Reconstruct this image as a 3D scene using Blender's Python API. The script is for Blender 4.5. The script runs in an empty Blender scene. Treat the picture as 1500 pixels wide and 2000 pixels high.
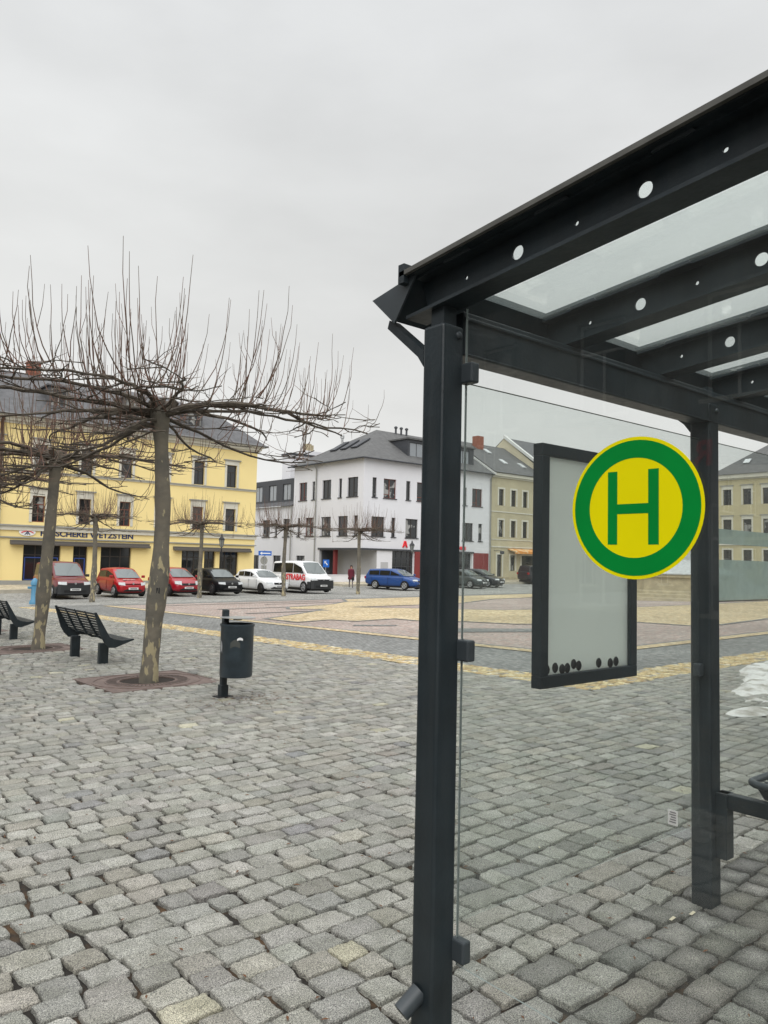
import bpy, bmesh, math, random
import numpy as np
from mathutils import Vector, Matrix
R = math.radians
SC = bpy.context.scene
COL = SC.collection
# ------------------------------------------------------------------ camera, sky, sun, exposure
YAW, PITCH, ROLL, EYE = R(50), math.atan(96/1500), R(1.3), 1.58
cd = bpy.data.cameras.new('camera'); cam = bpy.data.objects.new('camera', cd); COL.objects.link(cam)
f0 = Vector((math.cos(YAW), math.sin(YAW), 0)); r0 = Vector((math.sin(YAW), -math.cos(YAW), 0)); z0 = Vector((0, 0, 1))
fw = f0*math.cos(PITCH) + z0*math.sin(PITCH); up = z0*math.cos(PITCH) - f0*math.sin(PITCH)
cr = r0*math.cos(ROLL) + up*math.sin(ROLL); cu = up*math.cos(ROLL) - r0*math.sin(ROLL)
M = Matrix((cr, cu, -fw)).transposed().to_4x4(); M.translation = (0, 0, EYE)
cam.matrix_world = M
cd.sensor_fit = 'VERTICAL'; cd.sensor_height = 24; cd.lens = 24*1500/2000; cd.clip_start = .05; cd.clip_end = 2000
SC.camera = cam
SC.render.resolution_x, SC.render.resolution_y = 768, 1024
vs = SC.view_settings; vs.view_transform = 'Standard'; vs.look = 'None'; vs.exposure = 0; vs.gamma = 1

w = bpy.data.worlds.new('World'); SC.world = w; w.use_nodes = True
nt = w.node_tree; N = nt.nodes; L = nt.links
bg = N['Background']; tc = N.new('ShaderNodeTexCoord'); sep = N.new('ShaderNodeSeparateXYZ'); L.new(tc.outputs['Generated'], sep.inputs[0])
rp = N.new('ShaderNodeValToRGB'); L.new(sep.outputs['Z'], rp.inputs[0])
e = rp.color_ramp.elements
e[0].position = 0; e[0].color = (.86, .86, .845, 1); e[1].position = 1; e[1].color = (2.5, 2.54, 2.56, 1)
for p, c in ((.18, (.84, .845, .83)), (.38, (.765, .775, .77)), (.62, (.80, .815, .825)), (.78, (1.6, 1.63, 1.64))):
    x = e.new(p); x.color = c + (1,)
mp = N.new('ShaderNodeMapping'); mp.inputs['Scale'].default_value = (1, 1, 2.6); L.new(tc.outputs['Generated'], mp.inputs[0])
nz = N.new('ShaderNodeTexNoise'); nz.inputs['Scale'].default_value = 2.1; nz.inputs['Detail'].default_value = 7; nz.inputs['Roughness'].default_value = .5
L.new(mp.outputs[0], nz.inputs['Vector'])
mr = N.new('ShaderNodeMapRange'); mr.inputs[1].default_value = .25; mr.inputs[2].default_value = .75; mr.inputs[3].default_value = .86; mr.inputs[4].default_value = 1.12
L.new(nz.outputs['Fac'], mr.inputs[0])
mx = N.new('ShaderNodeVectorMath'); mx.operation = 'SCALE'; L.new(rp.outputs[0], mx.inputs[0]); L.new(mr.outputs[0], mx.inputs['Scale'])
L.new(mx.outputs[0], bg.inputs['Color']); bg.inputs['Strength'].default_value = 1.0

sd = bpy.data.lights.new('sun', 'SUN'); sd.energy = 1.95; sd.angle = R(55); sd.color = (1, .985, .96)
sun = bpy.data.objects.new('sun', sd); COL.objects.link(sun)
sun.rotation_euler = Vector((.62, .60, -.70)).to_track_quat('-Z', 'Y').to_euler()

# ------------------------------------------------------------------ materials
def mat(name, col=(.5, .5, .5), rough=.6, metal=0, spec=.5, var=0, vscale=4, bump=0, bscale=40, col2=None, thr=None, attr=None, coat=0):
    m = bpy.data.materials.new(name); m.use_nodes = True
    n = m.node_tree.nodes; l = m.node_tree.links; b = n['Principled BSDF']
    b.inputs['Roughness'].default_value = rough; b.inputs['Metallic'].default_value = metal
    b.inputs['Specular IOR Level'].default_value = spec; b.inputs['Coat Weight'].default_value = coat
    b.inputs['Base Color'].default_value = (*col, 1)
    t = n.new('ShaderNodeTexCoord')
    src = None
    if var or col2:
        z = n.new('ShaderNodeTexNoise'); z.inputs['Scale'].default_value = vscale; z.inputs['Detail'].default_value = 5
        l.new(t.outputs['Object'], z.inputs['Vector'])
        r = n.new('ShaderNodeValToRGB'); l.new(z.outputs['Fac'], r.inputs[0])
        a, c = r.color_ramp.elements
        if col2:
            lo, hi = thr or (.4, .6); a.position = lo; c.position = hi; a.color = (*col, 1); c.color = (*col2, 1)
        else:
            a.position = .3; c.position = .7
            a.color = (*[max(0, x*(1-var)) for x in col], 1); c.color = (*[x*(1+var) for x in col], 1)
        src = r.outputs[0]
    if attr:
        at = n.new('ShaderNodeVertexColor'); at.layer_name = attr
        if src:
            mm = n.new('ShaderNodeMix'); mm.data_type = 'RGBA'; mm.blend_type = 'MULTIPLY'; mm.inputs[0].default_value = 1
            l.new(at.outputs[0], mm.inputs[6]); l.new(src, mm.inputs[7]); src = mm.outputs[2]
        else: src = at.outputs[0]
    if src: l.new(src, b.inputs['Base Color'])
    if bump:
        z = n.new('ShaderNodeTexNoise'); z.inputs['Scale'].default_value = bscale; z.inputs['Detail'].default_value = 4
        l.new(t.outputs['Object'], z.inputs['Vector'])
        bn = n.new('ShaderNodeBump'); bn.inputs['Strength'].default_value = bump; bn.inputs['Distance'].default_value = .02
        l.new(z.outputs['Fac'], bn.inputs['Height']); l.new(bn.outputs[0], b.inputs['Normal'])
    return m

def glass(name, tint=(.9, .95, .93), base=.05, gloss=1., haze=0, hcol=(.7, .75, .73)):
    m = bpy.data.materials.new(name); m.use_nodes = True
    n = m.node_tree.nodes; l = m.node_tree.links; n.remove(n['Principled BSDF']); out = n['Material Output']
    tr = n.new('ShaderNodeBsdfTransparent'); tr.inputs[0].default_value = (*tint, 1)
    gl = n.new('ShaderNodeBsdfGlossy'); gl.inputs['Roughness'].default_value = .01; gl.inputs[0].default_value = (gloss, gloss, gloss, 1)
    lw = n.new('ShaderNodeLayerWeight'); lw.inputs[0].default_value = .5
    p = n.new('ShaderNodeMath'); p.operation = 'POWER'; p.inputs[1].default_value = 4.; l.new(lw.outputs['Facing'], p.inputs[0])
    q = n.new('ShaderNodeMath'); q.operation = 'MULTIPLY_ADD'; q.inputs[1].default_value = .85; q.inputs[2].default_value = base; l.new(p.outputs[0], q.inputs[0])
    mx = n.new('ShaderNodeMixShader'); l.new(q.outputs[0], mx.inputs[0]); l.new(tr.outputs[0], mx.inputs[1]); l.new(gl.outputs[0], mx.inputs[2])
    last = mx
    if haze:
        df = n.new('ShaderNodeBsdfDiffuse'); df.inputs[0].default_value = (*hcol, 1)
        tl = n.new('ShaderNodeBsdfTranslucent'); tl.inputs[0].default_value = (*hcol, 1)
        dm = n.new('ShaderNodeMixShader'); dm.inputs[0].default_value = .5; l.new(df.outputs[0], dm.inputs[1]); l.new(tl.outputs[0], dm.inputs[2])
        t = n.new('ShaderNodeTexCoord'); z = n.new('ShaderNodeTexNoise'); z.inputs['Scale'].default_value = 5; z.inputs['Detail'].default_value = 6
        l.new(t.outputs['Object'], z.inputs['Vector'])
        r = n.new('ShaderNodeMapRange'); r.inputs[1].default_value = .3; r.inputs[2].default_value = .8; r.inputs[3].default_value = haze*.6; r.inputs[4].default_value = min(1, haze*1.6)
        l.new(z.outputs['Fac'], r.inputs[0])
        hm = n.new('ShaderNodeMixShader'); l.new(r.outputs[0], hm.inputs[0]); l.new(mx.outputs[0], hm.inputs[1]); l.new(dm.outputs[0], hm.inputs[2]); last = hm
    l.new(last.outputs[0], out.inputs[0])
    return m

def sett(name, cols, size=.1, mortar=(.10, .09, .075), msize=.08, lime=1.0, bump=.6, sx=1.0, big=None):
    """small paving setts: brick pattern in world metres, each stone its own tone"""
    m = bpy.data.materials.new(name); m.use_nodes = True
    n = m.node_tree.nodes; l = m.node_tree.links; b = n['Principled BSDF']; b.inputs['Roughness'].default_value = .85
    t = n.new('ShaderNodeTexCoord')
    nz = n.new('ShaderNodeTexNoise'); nz.inputs['Scale'].default_value = 3; nz.inputs['Detail'].default_value = 2; l.new(t.outputs['Object'], nz.inputs['Vector'])
    off = n.new('ShaderNodeVectorMath'); off.operation = 'MULTIPLY_ADD'; off.inputs[1].default_value = (.12, .12, 0)
    l.new(nz.outputs['Color'], off.inputs[0]); l.new(t.outputs['Object'], off.inputs[2])
    br = n.new('ShaderNodeTexBrick'); br.inputs['Scale'].default_value = 1; br.inputs['Brick Width'].default_value = size*1.15*sx; br.inputs['Row Height'].default_value = size
    br.inputs['Mortar Size'].default_value = size*msize; br.inputs['Mortar Smooth'].default_value = .5; br.inputs['Bias'].default_value = 0
    br.inputs['Color1'].default_value = (0, 0, 0, 1); br.inputs['Color2'].default_value = (1, 1, 1, 1); br.inputs['Mortar'].default_value = (.5, .5, .5, 1)
    l.new(off.outputs[0], br.inputs['Vector'])
    r = n.new('ShaderNodeValToRGB'); l.new(br.outputs['Color'], r.inputs[0])
    el = r.color_ramp.elements; el[0].color = (*cols[0], 1); el[1].color = (*cols[-1], 1)
    for i, c in enumerate(cols[1:-1]): x = el.new((i+1)/(len(cols)-1)); x.color = (*c, 1)
    g = n.new('ShaderNodeTexNoise'); g.inputs['Scale'].default_value = 1.1/size if big is None else big; g.inputs['Detail'].default_value = 5; l.new(t.outputs['Object'], g.inputs['Vector'])
    gr = n.new('ShaderNodeMapRange'); gr.inputs[1].default_value = .3; gr.inputs[2].default_value = .7; gr.inputs[3].default_value = .60; gr.inputs[4].default_value = 1.36; l.new(g.outputs['Fac'], gr.inputs[0])
    g2 = n.new('ShaderNodeTexNoise'); g2.inputs['Scale'].default_value = .35; g2.inputs['Detail'].default_value = 5; l.new(t.outputs['Object'], g2.inputs['Vector'])
    gr2 = n.new('ShaderNodeMapRange'); gr2.inputs[1].default_value = .3; gr2.inputs[2].default_value = .7; gr2.inputs[3].default_value = .80; gr2.inputs[4].default_value = 1.16; l.new(g2.outputs['Fac'], gr2.inputs[0])
    mu = n.new('ShaderNodeMath'); mu.operation = 'MULTIPLY'; l.new(gr.outputs[0], mu.inputs[0]); l.new(gr2.outputs[0], mu.inputs[1])
    sc = n.new('ShaderNodeVectorMath'); sc.operation = 'SCALE'; l.new(r.outputs[0], sc.inputs[0]); l.new(mu.outputs[0], sc.inputs['Scale'])
    mm = n.new('ShaderNodeMix'); mm.data_type = 'RGBA'; l.new(br.outputs['Fac'], mm.inputs[0]); l.new(sc.outputs[0], mm.inputs[6]); mm.inputs[7].default_value = (*mortar, 1)
    l.new(mm.outputs[2], b.inputs['Base Color'])
    iv = n.new('ShaderNodeMath'); iv.operation = 'MULTIPLY_ADD'; iv.inputs[1].default_value = -1; iv.inputs[2].default_value = 1; l.new(br.outputs['Fac'], iv.inputs[0])
    ad = n.new('ShaderNodeMath'); ad.operation = 'MULTIPLY_ADD'; ad.inputs[1].default_value = .35; l.new(g.outputs['Fac'], ad.inputs[0]); l.new(iv.outputs[0], ad.inputs[2])
    bn = n.new('ShaderNodeBump'); bn.inputs['Strength'].default_value = bump; bn.inputs['Distance'].default_value = .012; l.new(ad.outputs[0], bn.inputs['Height']); l.new(bn.outputs[0], b.inputs['Normal'])
    return m

ANTH = mat('anthracite_paint', (.016, .024, .029), .42, spec=.42, var=.28, vscale=6, bump=.05, bscale=60)
def streak(m):
    n = m.node_tree.nodes; l = m.node_tree.links; b = n['Principled BSDF']; src = b.inputs['Base Color'].links[0].from_socket
    t = n.new('ShaderNodeTexCoord'); mp_ = n.new('ShaderNodeMapping'); mp_.inputs['Scale'].default_value = (14, 14, 1.1); l.new(t.outputs['Object'], mp_.inputs[0])
    z = n.new('ShaderNodeTexNoise'); z.inputs['Scale'].default_value = 2; z.inputs['Detail'].default_value = 6; l.new(mp_.outputs[0], z.inputs['Vector'])
    r = n.new('ShaderNodeMapRange'); r.inputs[1].default_value = .35; r.inputs[2].default_value = .75; r.inputs[3].default_value = 0; r.inputs[4].default_value = .07; l.new(z.outputs['Fac'], r.inputs[0])
    mm = n.new('ShaderNodeMix'); mm.data_type = 'RGBA'; l.new(r.outputs[0], mm.inputs[0]); l.new(src, mm.inputs[6]); mm.inputs[7].default_value = (.15, .15, .14, 1); l.new(mm.outputs[2], b.inputs['Base Color'])
    r2 = n.new('ShaderNodeMapRange'); r2.inputs[3].default_value = .3; r2.inputs[4].default_value = .62; l.new(z.outputs['Fac'], r2.inputs[0]); l.new(r2.outputs[0], b.inputs['Roughness'])
streak(ANTH)
ANTH2 = mat('anthracite_light', (.045, .055, .062), .45, var=.15, vscale=6)
STEEL = mat('steel', (.45, .46, .46), .35, metal=.8)
RUBBER = mat('black_rubber', (.012, .012, .013), .8)
BLACK = mat('black_paint', (.01, .01, .012), .35)
GLAZ = glass('shelter_glass', (.978, .986, .981), .026, haze=.012)
GLAZB = glass('shelter_glass_back', (.960, .980, .970), .028, haze=.02)
ROOFG = glass('roof_glass', (.965, .99, .982), .015, haze=.08, hcol=(.72, .78, .75))
GEDGE = mat('glass_edge', (.30, .34, .33), .25)
FROST = glass('frosted_foil', (.75, .82, .79), .03, haze=.62, hcol=(.62, .70, .67))
WHITE = mat('white_paint', (.8, .8, .8), .5)
YSIGN = mat('sign_yellow', (.93, .82, .0), .3, spec=.35, var=.02, vscale=9); GSIGN = mat('sign_green', (0, .26, .04), .3, spec=.35, var=.06, vscale=9)
BOARD = mat('milky_board', (.88, .90, .87), .35, var=.05, vscale=2.5)
_n = BOARD.node_tree.nodes; _l = BOARD.node_tree.links; _t = _n.new('ShaderNodeBsdfTranslucent'); _t.inputs[0].default_value = (.98, 1, .98, 1); _m = _n.new('ShaderNodeMixShader'); _m.inputs[0].default_value = .85
_l.new(_n['Principled BSDF'].outputs[0], _m.inputs[1]); _l.new(_t.outputs[0], _m.inputs[2]); _l.new(_m.outputs[0], _n['Material Output'].inputs[0])
DPANE = mat('window_pane', (.018, .020, .022), .06, spec=.7)
CPANE = mat('window_pane_curtained', (.02, .022, .024), .08, spec=.6, col2=(.30, .30, .29), vscale=1.1, thr=(.52, .56))
DFRAME = mat('dark_window_frame', (.035, .028, .024), .5)
RFRAME = mat('red_brown_window_frame', (.16, .045, .03), .5)
WFRAME = mat('white_window_frame', (.6, .6, .58), .5)
YWALL = mat('yellow_render', (.85, .69, .32), .9, var=.035, vscale=.5, bump=.15, bscale=30)
TRIM = mat('pale_grey_trim', (.60, .58, .50), .85, var=.06, vscale=2)
BAND = mat('grey_band', (.30, .30, .28), .85, var=.08, vscale=2)
WWALL = mat('white_render', (.68, .68, .71), .9, var=.035, vscale=.4, bump=.12, bscale=30)
GWALL = mat('grey_render', (.42, .42, .43), .9, var=.05, vscale=.6)
BWALL = mat('beige_render', (.46, .41, .28), .9, var=.10, vscale=.7, bump=.15, bscale=25)
OWALL = mat('ochre_render', (.50, .44, .27), .9, var=.08, vscale=.6, bump=.15, bscale=25)
CWALL = mat('cream_render', (.55, .49, .36), .9, var=.08, vscale=.6)
SLATE = mat('slate_roof', (.085, .085, .09), .6, var=.25, vscale=3, bump=.5, bscale=14)
SLATE2 = mat('grey_tile_roof', (.095, .095, .095), .75, var=.2, vscale=2.5, bump=.5, bscale=12)
CLAD = mat('dark_cladding', (.045, .048, .055), .5, var=.1)
BRICK = mat('chimney_brick', (.26, .09, .055), .9, var=.25, vscale=8, bump=.3)
REDP = mat('red_panel', (.20, .03, .03), .6, var=.06, vscale=1)
REDS = mat('red_sign', (.75, .02, .03), .4)
STONE = mat('sandstone', (.42, .36, .24), .85, var=.2, vscale=3, bump=.4, bscale=20)
BLUE = mat('sign_blue', (.01, .12, .50), .4)
NAVY = mat('letter_navy', (.015, .03, .11), .5)
CAST = mat('rusty_cast_iron', (.15, .11, .095), .8, var=.25, vscale=9, bump=.3)
HOLE = mat('soil', (.018, .012, .008), 1, var=.4, vscale=20, bump=.5)

# ------------------------------------------------------------------ mesh builder
def tag(o, label=None, cat=None, group=None, kind=None):
    if label: o['label'] = label
    if cat: o['category'] = cat
    if group: o['group'] = group
    if kind: o['kind'] = kind
    return o
def empty(name, loc, label=None, cat=None, group=None, rz=0):
    o = bpy.data.objects.new(name, None); COL.objects.link(o); o.location = loc; o.rotation_euler = (0, 0, rz); o.empty_display_size = .2
    return tag(o, label, cat, group)
def root_loc(o):
    v = Vector((0, 0, 0))
    while o: v += o.location; o = o.parent
    return v
class MB:
    def __init__(s): s.v = []; s.f = []; s.m = []; s.n = 0
    def add(s, vs, fs, mi=0):
        s.v.append(np.asarray(vs, float)); s.f += [tuple(i+s.n for i in f) for f in fs]; s.m += [mi]*len(fs); s.n += len(vs); return s
    def box(s, x0, x1, y0, y1, z0, z1, mi=0):
        v = [(x, y, z) for x in (x0, x1) for y in (y0, y1) for z in (z0, z1)]
        return s.add(v, [(0, 1, 3, 2), (4, 6, 7, 5), (0, 4, 5, 1), (2, 3, 7, 6), (0, 2, 6, 4), (1, 5, 7, 3)], mi)
    def prism(s, poly, vec, mi=0):
        n = len(poly); a = [Vector(p) for p in poly]; b = [p+Vector(vec) for p in a]
        return s.add([tuple(p) for p in a+b], [tuple(range(n)), tuple(range(2*n-1, n-1, -1))]+[(i, i+n, (i+1) % n+n, (i+1) % n) for i in range(n)], mi)
    def tube(s, pts, rad, k=6, mi=0, cap=True):
        pts = np.asarray(pts, float); n = len(pts); rad = np.broadcast_to(np.asarray(rad, float), (n,))
        d = np.gradient(pts, axis=0); d /= np.linalg.norm(d, axis=1)[:, None]+1e-9
        ref = np.array([0, 0, 1.]) if abs(d[:, 2]).mean() < .8 else np.array([1., 0, 0])
        a = np.cross(d, ref); a /= np.linalg.norm(a, axis=1)[:, None]+1e-9; b = np.cross(d, a)
        th = np.linspace(0, 2*math.pi, k, endpoint=False)
        V = pts[:, None]+rad[:, None, None]*(np.cos(th)[None, :, None]*a[:, None]+np.sin(th)[None, :, None]*b[:, None])
        f = [(i*k+j, i*k+(j+1) % k, (i+1)*k+(j+1) % k, (i+1)*k+j) for i in range(n-1) for j in range(k)]
        if cap: f += [tuple(range(k-1, -1, -1)), tuple(range((n-1)*k, n*k))]
        return s.add(V.reshape(-1, 3), f, mi)
    def lathe(s, c, prof, k=24, sx=1, sy=1, mi=0, cap=True):
        v = []; n = len(prof)
        for r, z in prof:
            for j in range(k):
                t = 2*math.pi*j/k; v.append((c[0]+r*sx*math.cos(t), c[1]+r*sy*math.sin(t), c[2]+z))
        f = [(i*k+j, i*k+(j+1) % k, (i+1)*k+(j+1) % k, (i+1)*k+j) for i in range(n-1) for j in range(k)]
        if cap: f += [tuple(range(k-1, -1, -1)), tuple(range((n-1)*k, n*k))]
        return s.add(v, f, mi)
    def build(s, name, mats, parent=None, smooth=False, bevel=0, seg=2, recalc=True, **tg):
        me = bpy.data.meshes.new(name); V = np.concatenate(s.v) if s.v else np.zeros((0, 3))
        if parent: V = V-np.array(root_loc(parent))
        me.from_pydata(V.tolist(), [], s.f)
        for m in (mats if isinstance(mats, (list, tuple)) else [mats]): me.materials.append(m)
        me.polygons.foreach_set('material_index', s.m)
        if recalc:
            b = bmesh.new(); b.from_mesh(me); bmesh.ops.recalc_face_normals(b, faces=b.faces); b.to_mesh(me); b.free()
        if smooth:
            me.polygons.foreach_set('use_smooth', [True]*len(me.polygons))
            try: me.set_sharp_from_angle(angle=R(45))
            except Exception: pass
        o = bpy.data.objects.new(name, me); COL.objects.link(o)
        if parent: o.parent = parent
        if bevel:
            bv = o.modifiers.new('bevel', 'BEVEL'); bv.width = bevel; bv.segments = seg; bv.limit_method = 'ANGLE'; bv.angle_limit = R(40)
        return tag(o, **tg)
def text(name, s, size, mt, parent, loc, rot, ext=.01, off=.0, sx=1, align='LEFT', **tg):
    cu_ = bpy.data.curves.new('t', 'FONT'); cu_.body = s; cu_.size = size; cu_.extrude = ext; cu_.offset = off; cu_.align_x = align; cu_.align_y = 'CENTER'
    t = bpy.data.objects.new('t', cu_); COL.objects.link(t)
    dg = bpy.context.evaluated_depsgraph_get(); me = bpy.data.meshes.new_from_object(t.evaluated_get(dg))
    bpy.data.objects.remove(t); me.materials.clear(); me.materials.append(mt); me.name = name
    o = bpy.data.objects.new(name, me); COL.objects.link(o)
    me.transform(Matrix.LocRotScale(None, None, (sx, 1, 1)))
    o.rotation_euler = rot
    if parent: o.parent = parent; o.location = Vector(loc)-root_loc(parent)
    else: o.location = loc
    return tag(o, **tg)

# ------------------------------------------------------------------ ground
YB = [-600, -30, 43, 51, 600]
def gy(y): return float(np.interp(y, YB, [.594, .594, -.851, -.61, -.61]))
def gx(x): return .0087*min(max(x, -40), 100)
def gz(x, y): return gx(x)+gy(y)
def gzv(X, Y): return .0087*np.clip(X, -40, 100)+np.interp(Y, YB, [.594, .594, -.851, -.61, -.61])
def sheet(name, poly, dz, mt, kind='structure', **k):
    """a polygon laid on the ground, cut where the ground bends"""
    b = bmesh.new(); b.faces.new([b.verts.new((x, y, 0)) for x, y in poly])
    for y in YB[1:-1]:
        bmesh.ops.bisect_plane(b, geom=b.verts[:]+b.edges[:]+b.faces[:], plane_co=(0, y, 0), plane_no=(0, 1, 0))
    for x in (-40, 100): bmesh.ops.bisect_plane(b, geom=b.verts[:]+b.edges[:]+b.faces[:], plane_co=(x, 0, 0), plane_no=(1, 0, 0))
    for v in b.verts: v.co.z = gz(v.co.x, v.co.y)+dz
    bmesh.ops.triangulate(b, faces=[f for f in b.faces if len(f.verts) > 4])
    me = bpy.data.meshes.new(name); b.to_mesh(me); b.free(); me.materials.append(mt)
    for p in me.polygons:
        if p.normal.z < 0: p.flip()
    o = bpy.data.objects.new(name, me); COL.objects.link(o); tag(o, kind=kind, **k); return o
def rect(x0, x1, y0, y1): return [(x0, y0), (x1, y0), (x1, y1), (x0, y1)]

STREET = sett('street_setts', [(.22, .22, .205), (.30, .30, .28), (.36, .355, .33)], .13, msize=.07, sx=1.2)
DARKS = sett('dark_setts', [(.15, .155, .15), (.20, .205, .195), (.25, .25, .24)], .10, mortar=(.09, .085, .075))
PINKS = sett('pink_setts', [(.32, .25, .22), (.39, .29, .25), (.33, .29, .26), (.43, .35, .31)], .11, mortar=(.22, .18, .15))
YELS = sett('yellow_setts', [(.34, .27, .16), (.50, .39, .22), (.60, .51, .34), (.47, .34, .19)], .11, mortar=(.30, .23, .13))
PAVE = sett('pavement_slabs', [(.42, .37, .27), (.50, .44, .32), (.46, .41, .32)], .3, mortar=(.25, .22, .17), msize=.03)
BEDM = mat('joint_filling', (.026, .022, .018), 1, col2=(.10, .058, .028), vscale=6, thr=(.52, .68), bump=.8, bscale=160)
sheet('ground', rect(-600, 600, -600, 600), -.05, STREET)
PLX0, PLX1, PLY0, PLY1 = 9.35, 46, 6.75, 32.0      # small-sett field inside the yellow band
sheet('cobble_bed', [(-14, -10), (46, -10), (46, 6.0), (8.6, 6.0), (8.6, 32.5), (-14, 32.5)], -.008, BEDM)
sheet('dark_sett_band', [(8.6, 6.0), (46, 6.0), (46, 32.4), (8.6, 32.4)], .006, DARKS)
sheet('plaza_field', rect(11.95, 46, 8.75, 31.5), .014, PINKS)
sheet('yellow_line', [(11.6, 8.4), (46, 8.4), (46, 8.75), (11.95, 8.75), (11.95, 31.6), (11.6, 31.6)], .018, YELS)
sheet('grey_edge_line', [(11.95, 8.75), (46, 8.75), (46, 8.87), (12.07, 8.87), (12.07, 31.6), (11.95, 31.6)], .018, DARKS)
yp = [(12.6, 20.6), (13.9, 21.5), (15.9, 22.9), (17.3, 24.1), (16.3, 25.0), (17.1, 26.3), (20.0, 27.2), (22.3, 29.2), (23.6, 31.2), (44, 31.2), (44, 27.6), (33.5, 27.2),
      (30, 26.9), (25, 24.4), (19.2, 24.6), (22.5, 19.5), (28.6, 17.7), (34, 17.2), (44, 17.0), (44, 10.9), (25.5, 11.0), (21.4, 10.6), (20.4, 11.0), (20.5, 12.6), (17.5, 14.0), (17.0, 14.3),
      (16.6, 16.0), (15.7, 17.1), (15.8, 18.2), (14.1, 18.0), (13.9, 19.0), (12.5, 18.7)]
sheet('yellow_field', yp, .022, YELS)
def ring(poly, wd):
    out = []
    n = len(poly)
    for i in range(n):
        a, b = Vector(poly[i]), Vector(poly[(i+1) % n]); d = (b-a); 
        if d.length < .1: continue
        d.normalize(); p = Vector((-d.y, d.x))*wd/2; out.append([tuple(a-p-d*wd/2), tuple(b-p+d*wd/2), tuple(b+p+d*wd/2), tuple(a+p-d*wd/2)])
    return out
mb = MB()
for i, q in enumerate(ring(yp, .16)+[rect(17.5, 23, 28.6, 28.8), rect(14, 19, 26.2, 26.4), rect(13.5, 17, 23.2, 23.45), rect(13, 22, 30.1, 30.3), [(13.4, 13.6), (15.4, 12.2), (16.3, 12.7), (14.3, 14.4)], [(12.9, 16.6), (13.8, 15.9), (14.1, 16.1), (13.2, 16.9)]]):
    h = .026+.0003*(i % 7)
    mb.add([(x, y, gz(x, y)+h) for x, y in q], [(0, 1, 2, 3)])
mb.build('grey_pattern_lines', DARKS, recalc=False, kind='structure')
sheet('plaza_kerb_line', rect(8.6, 46, 32.4, 32.75), .012, DARKS)

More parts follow.
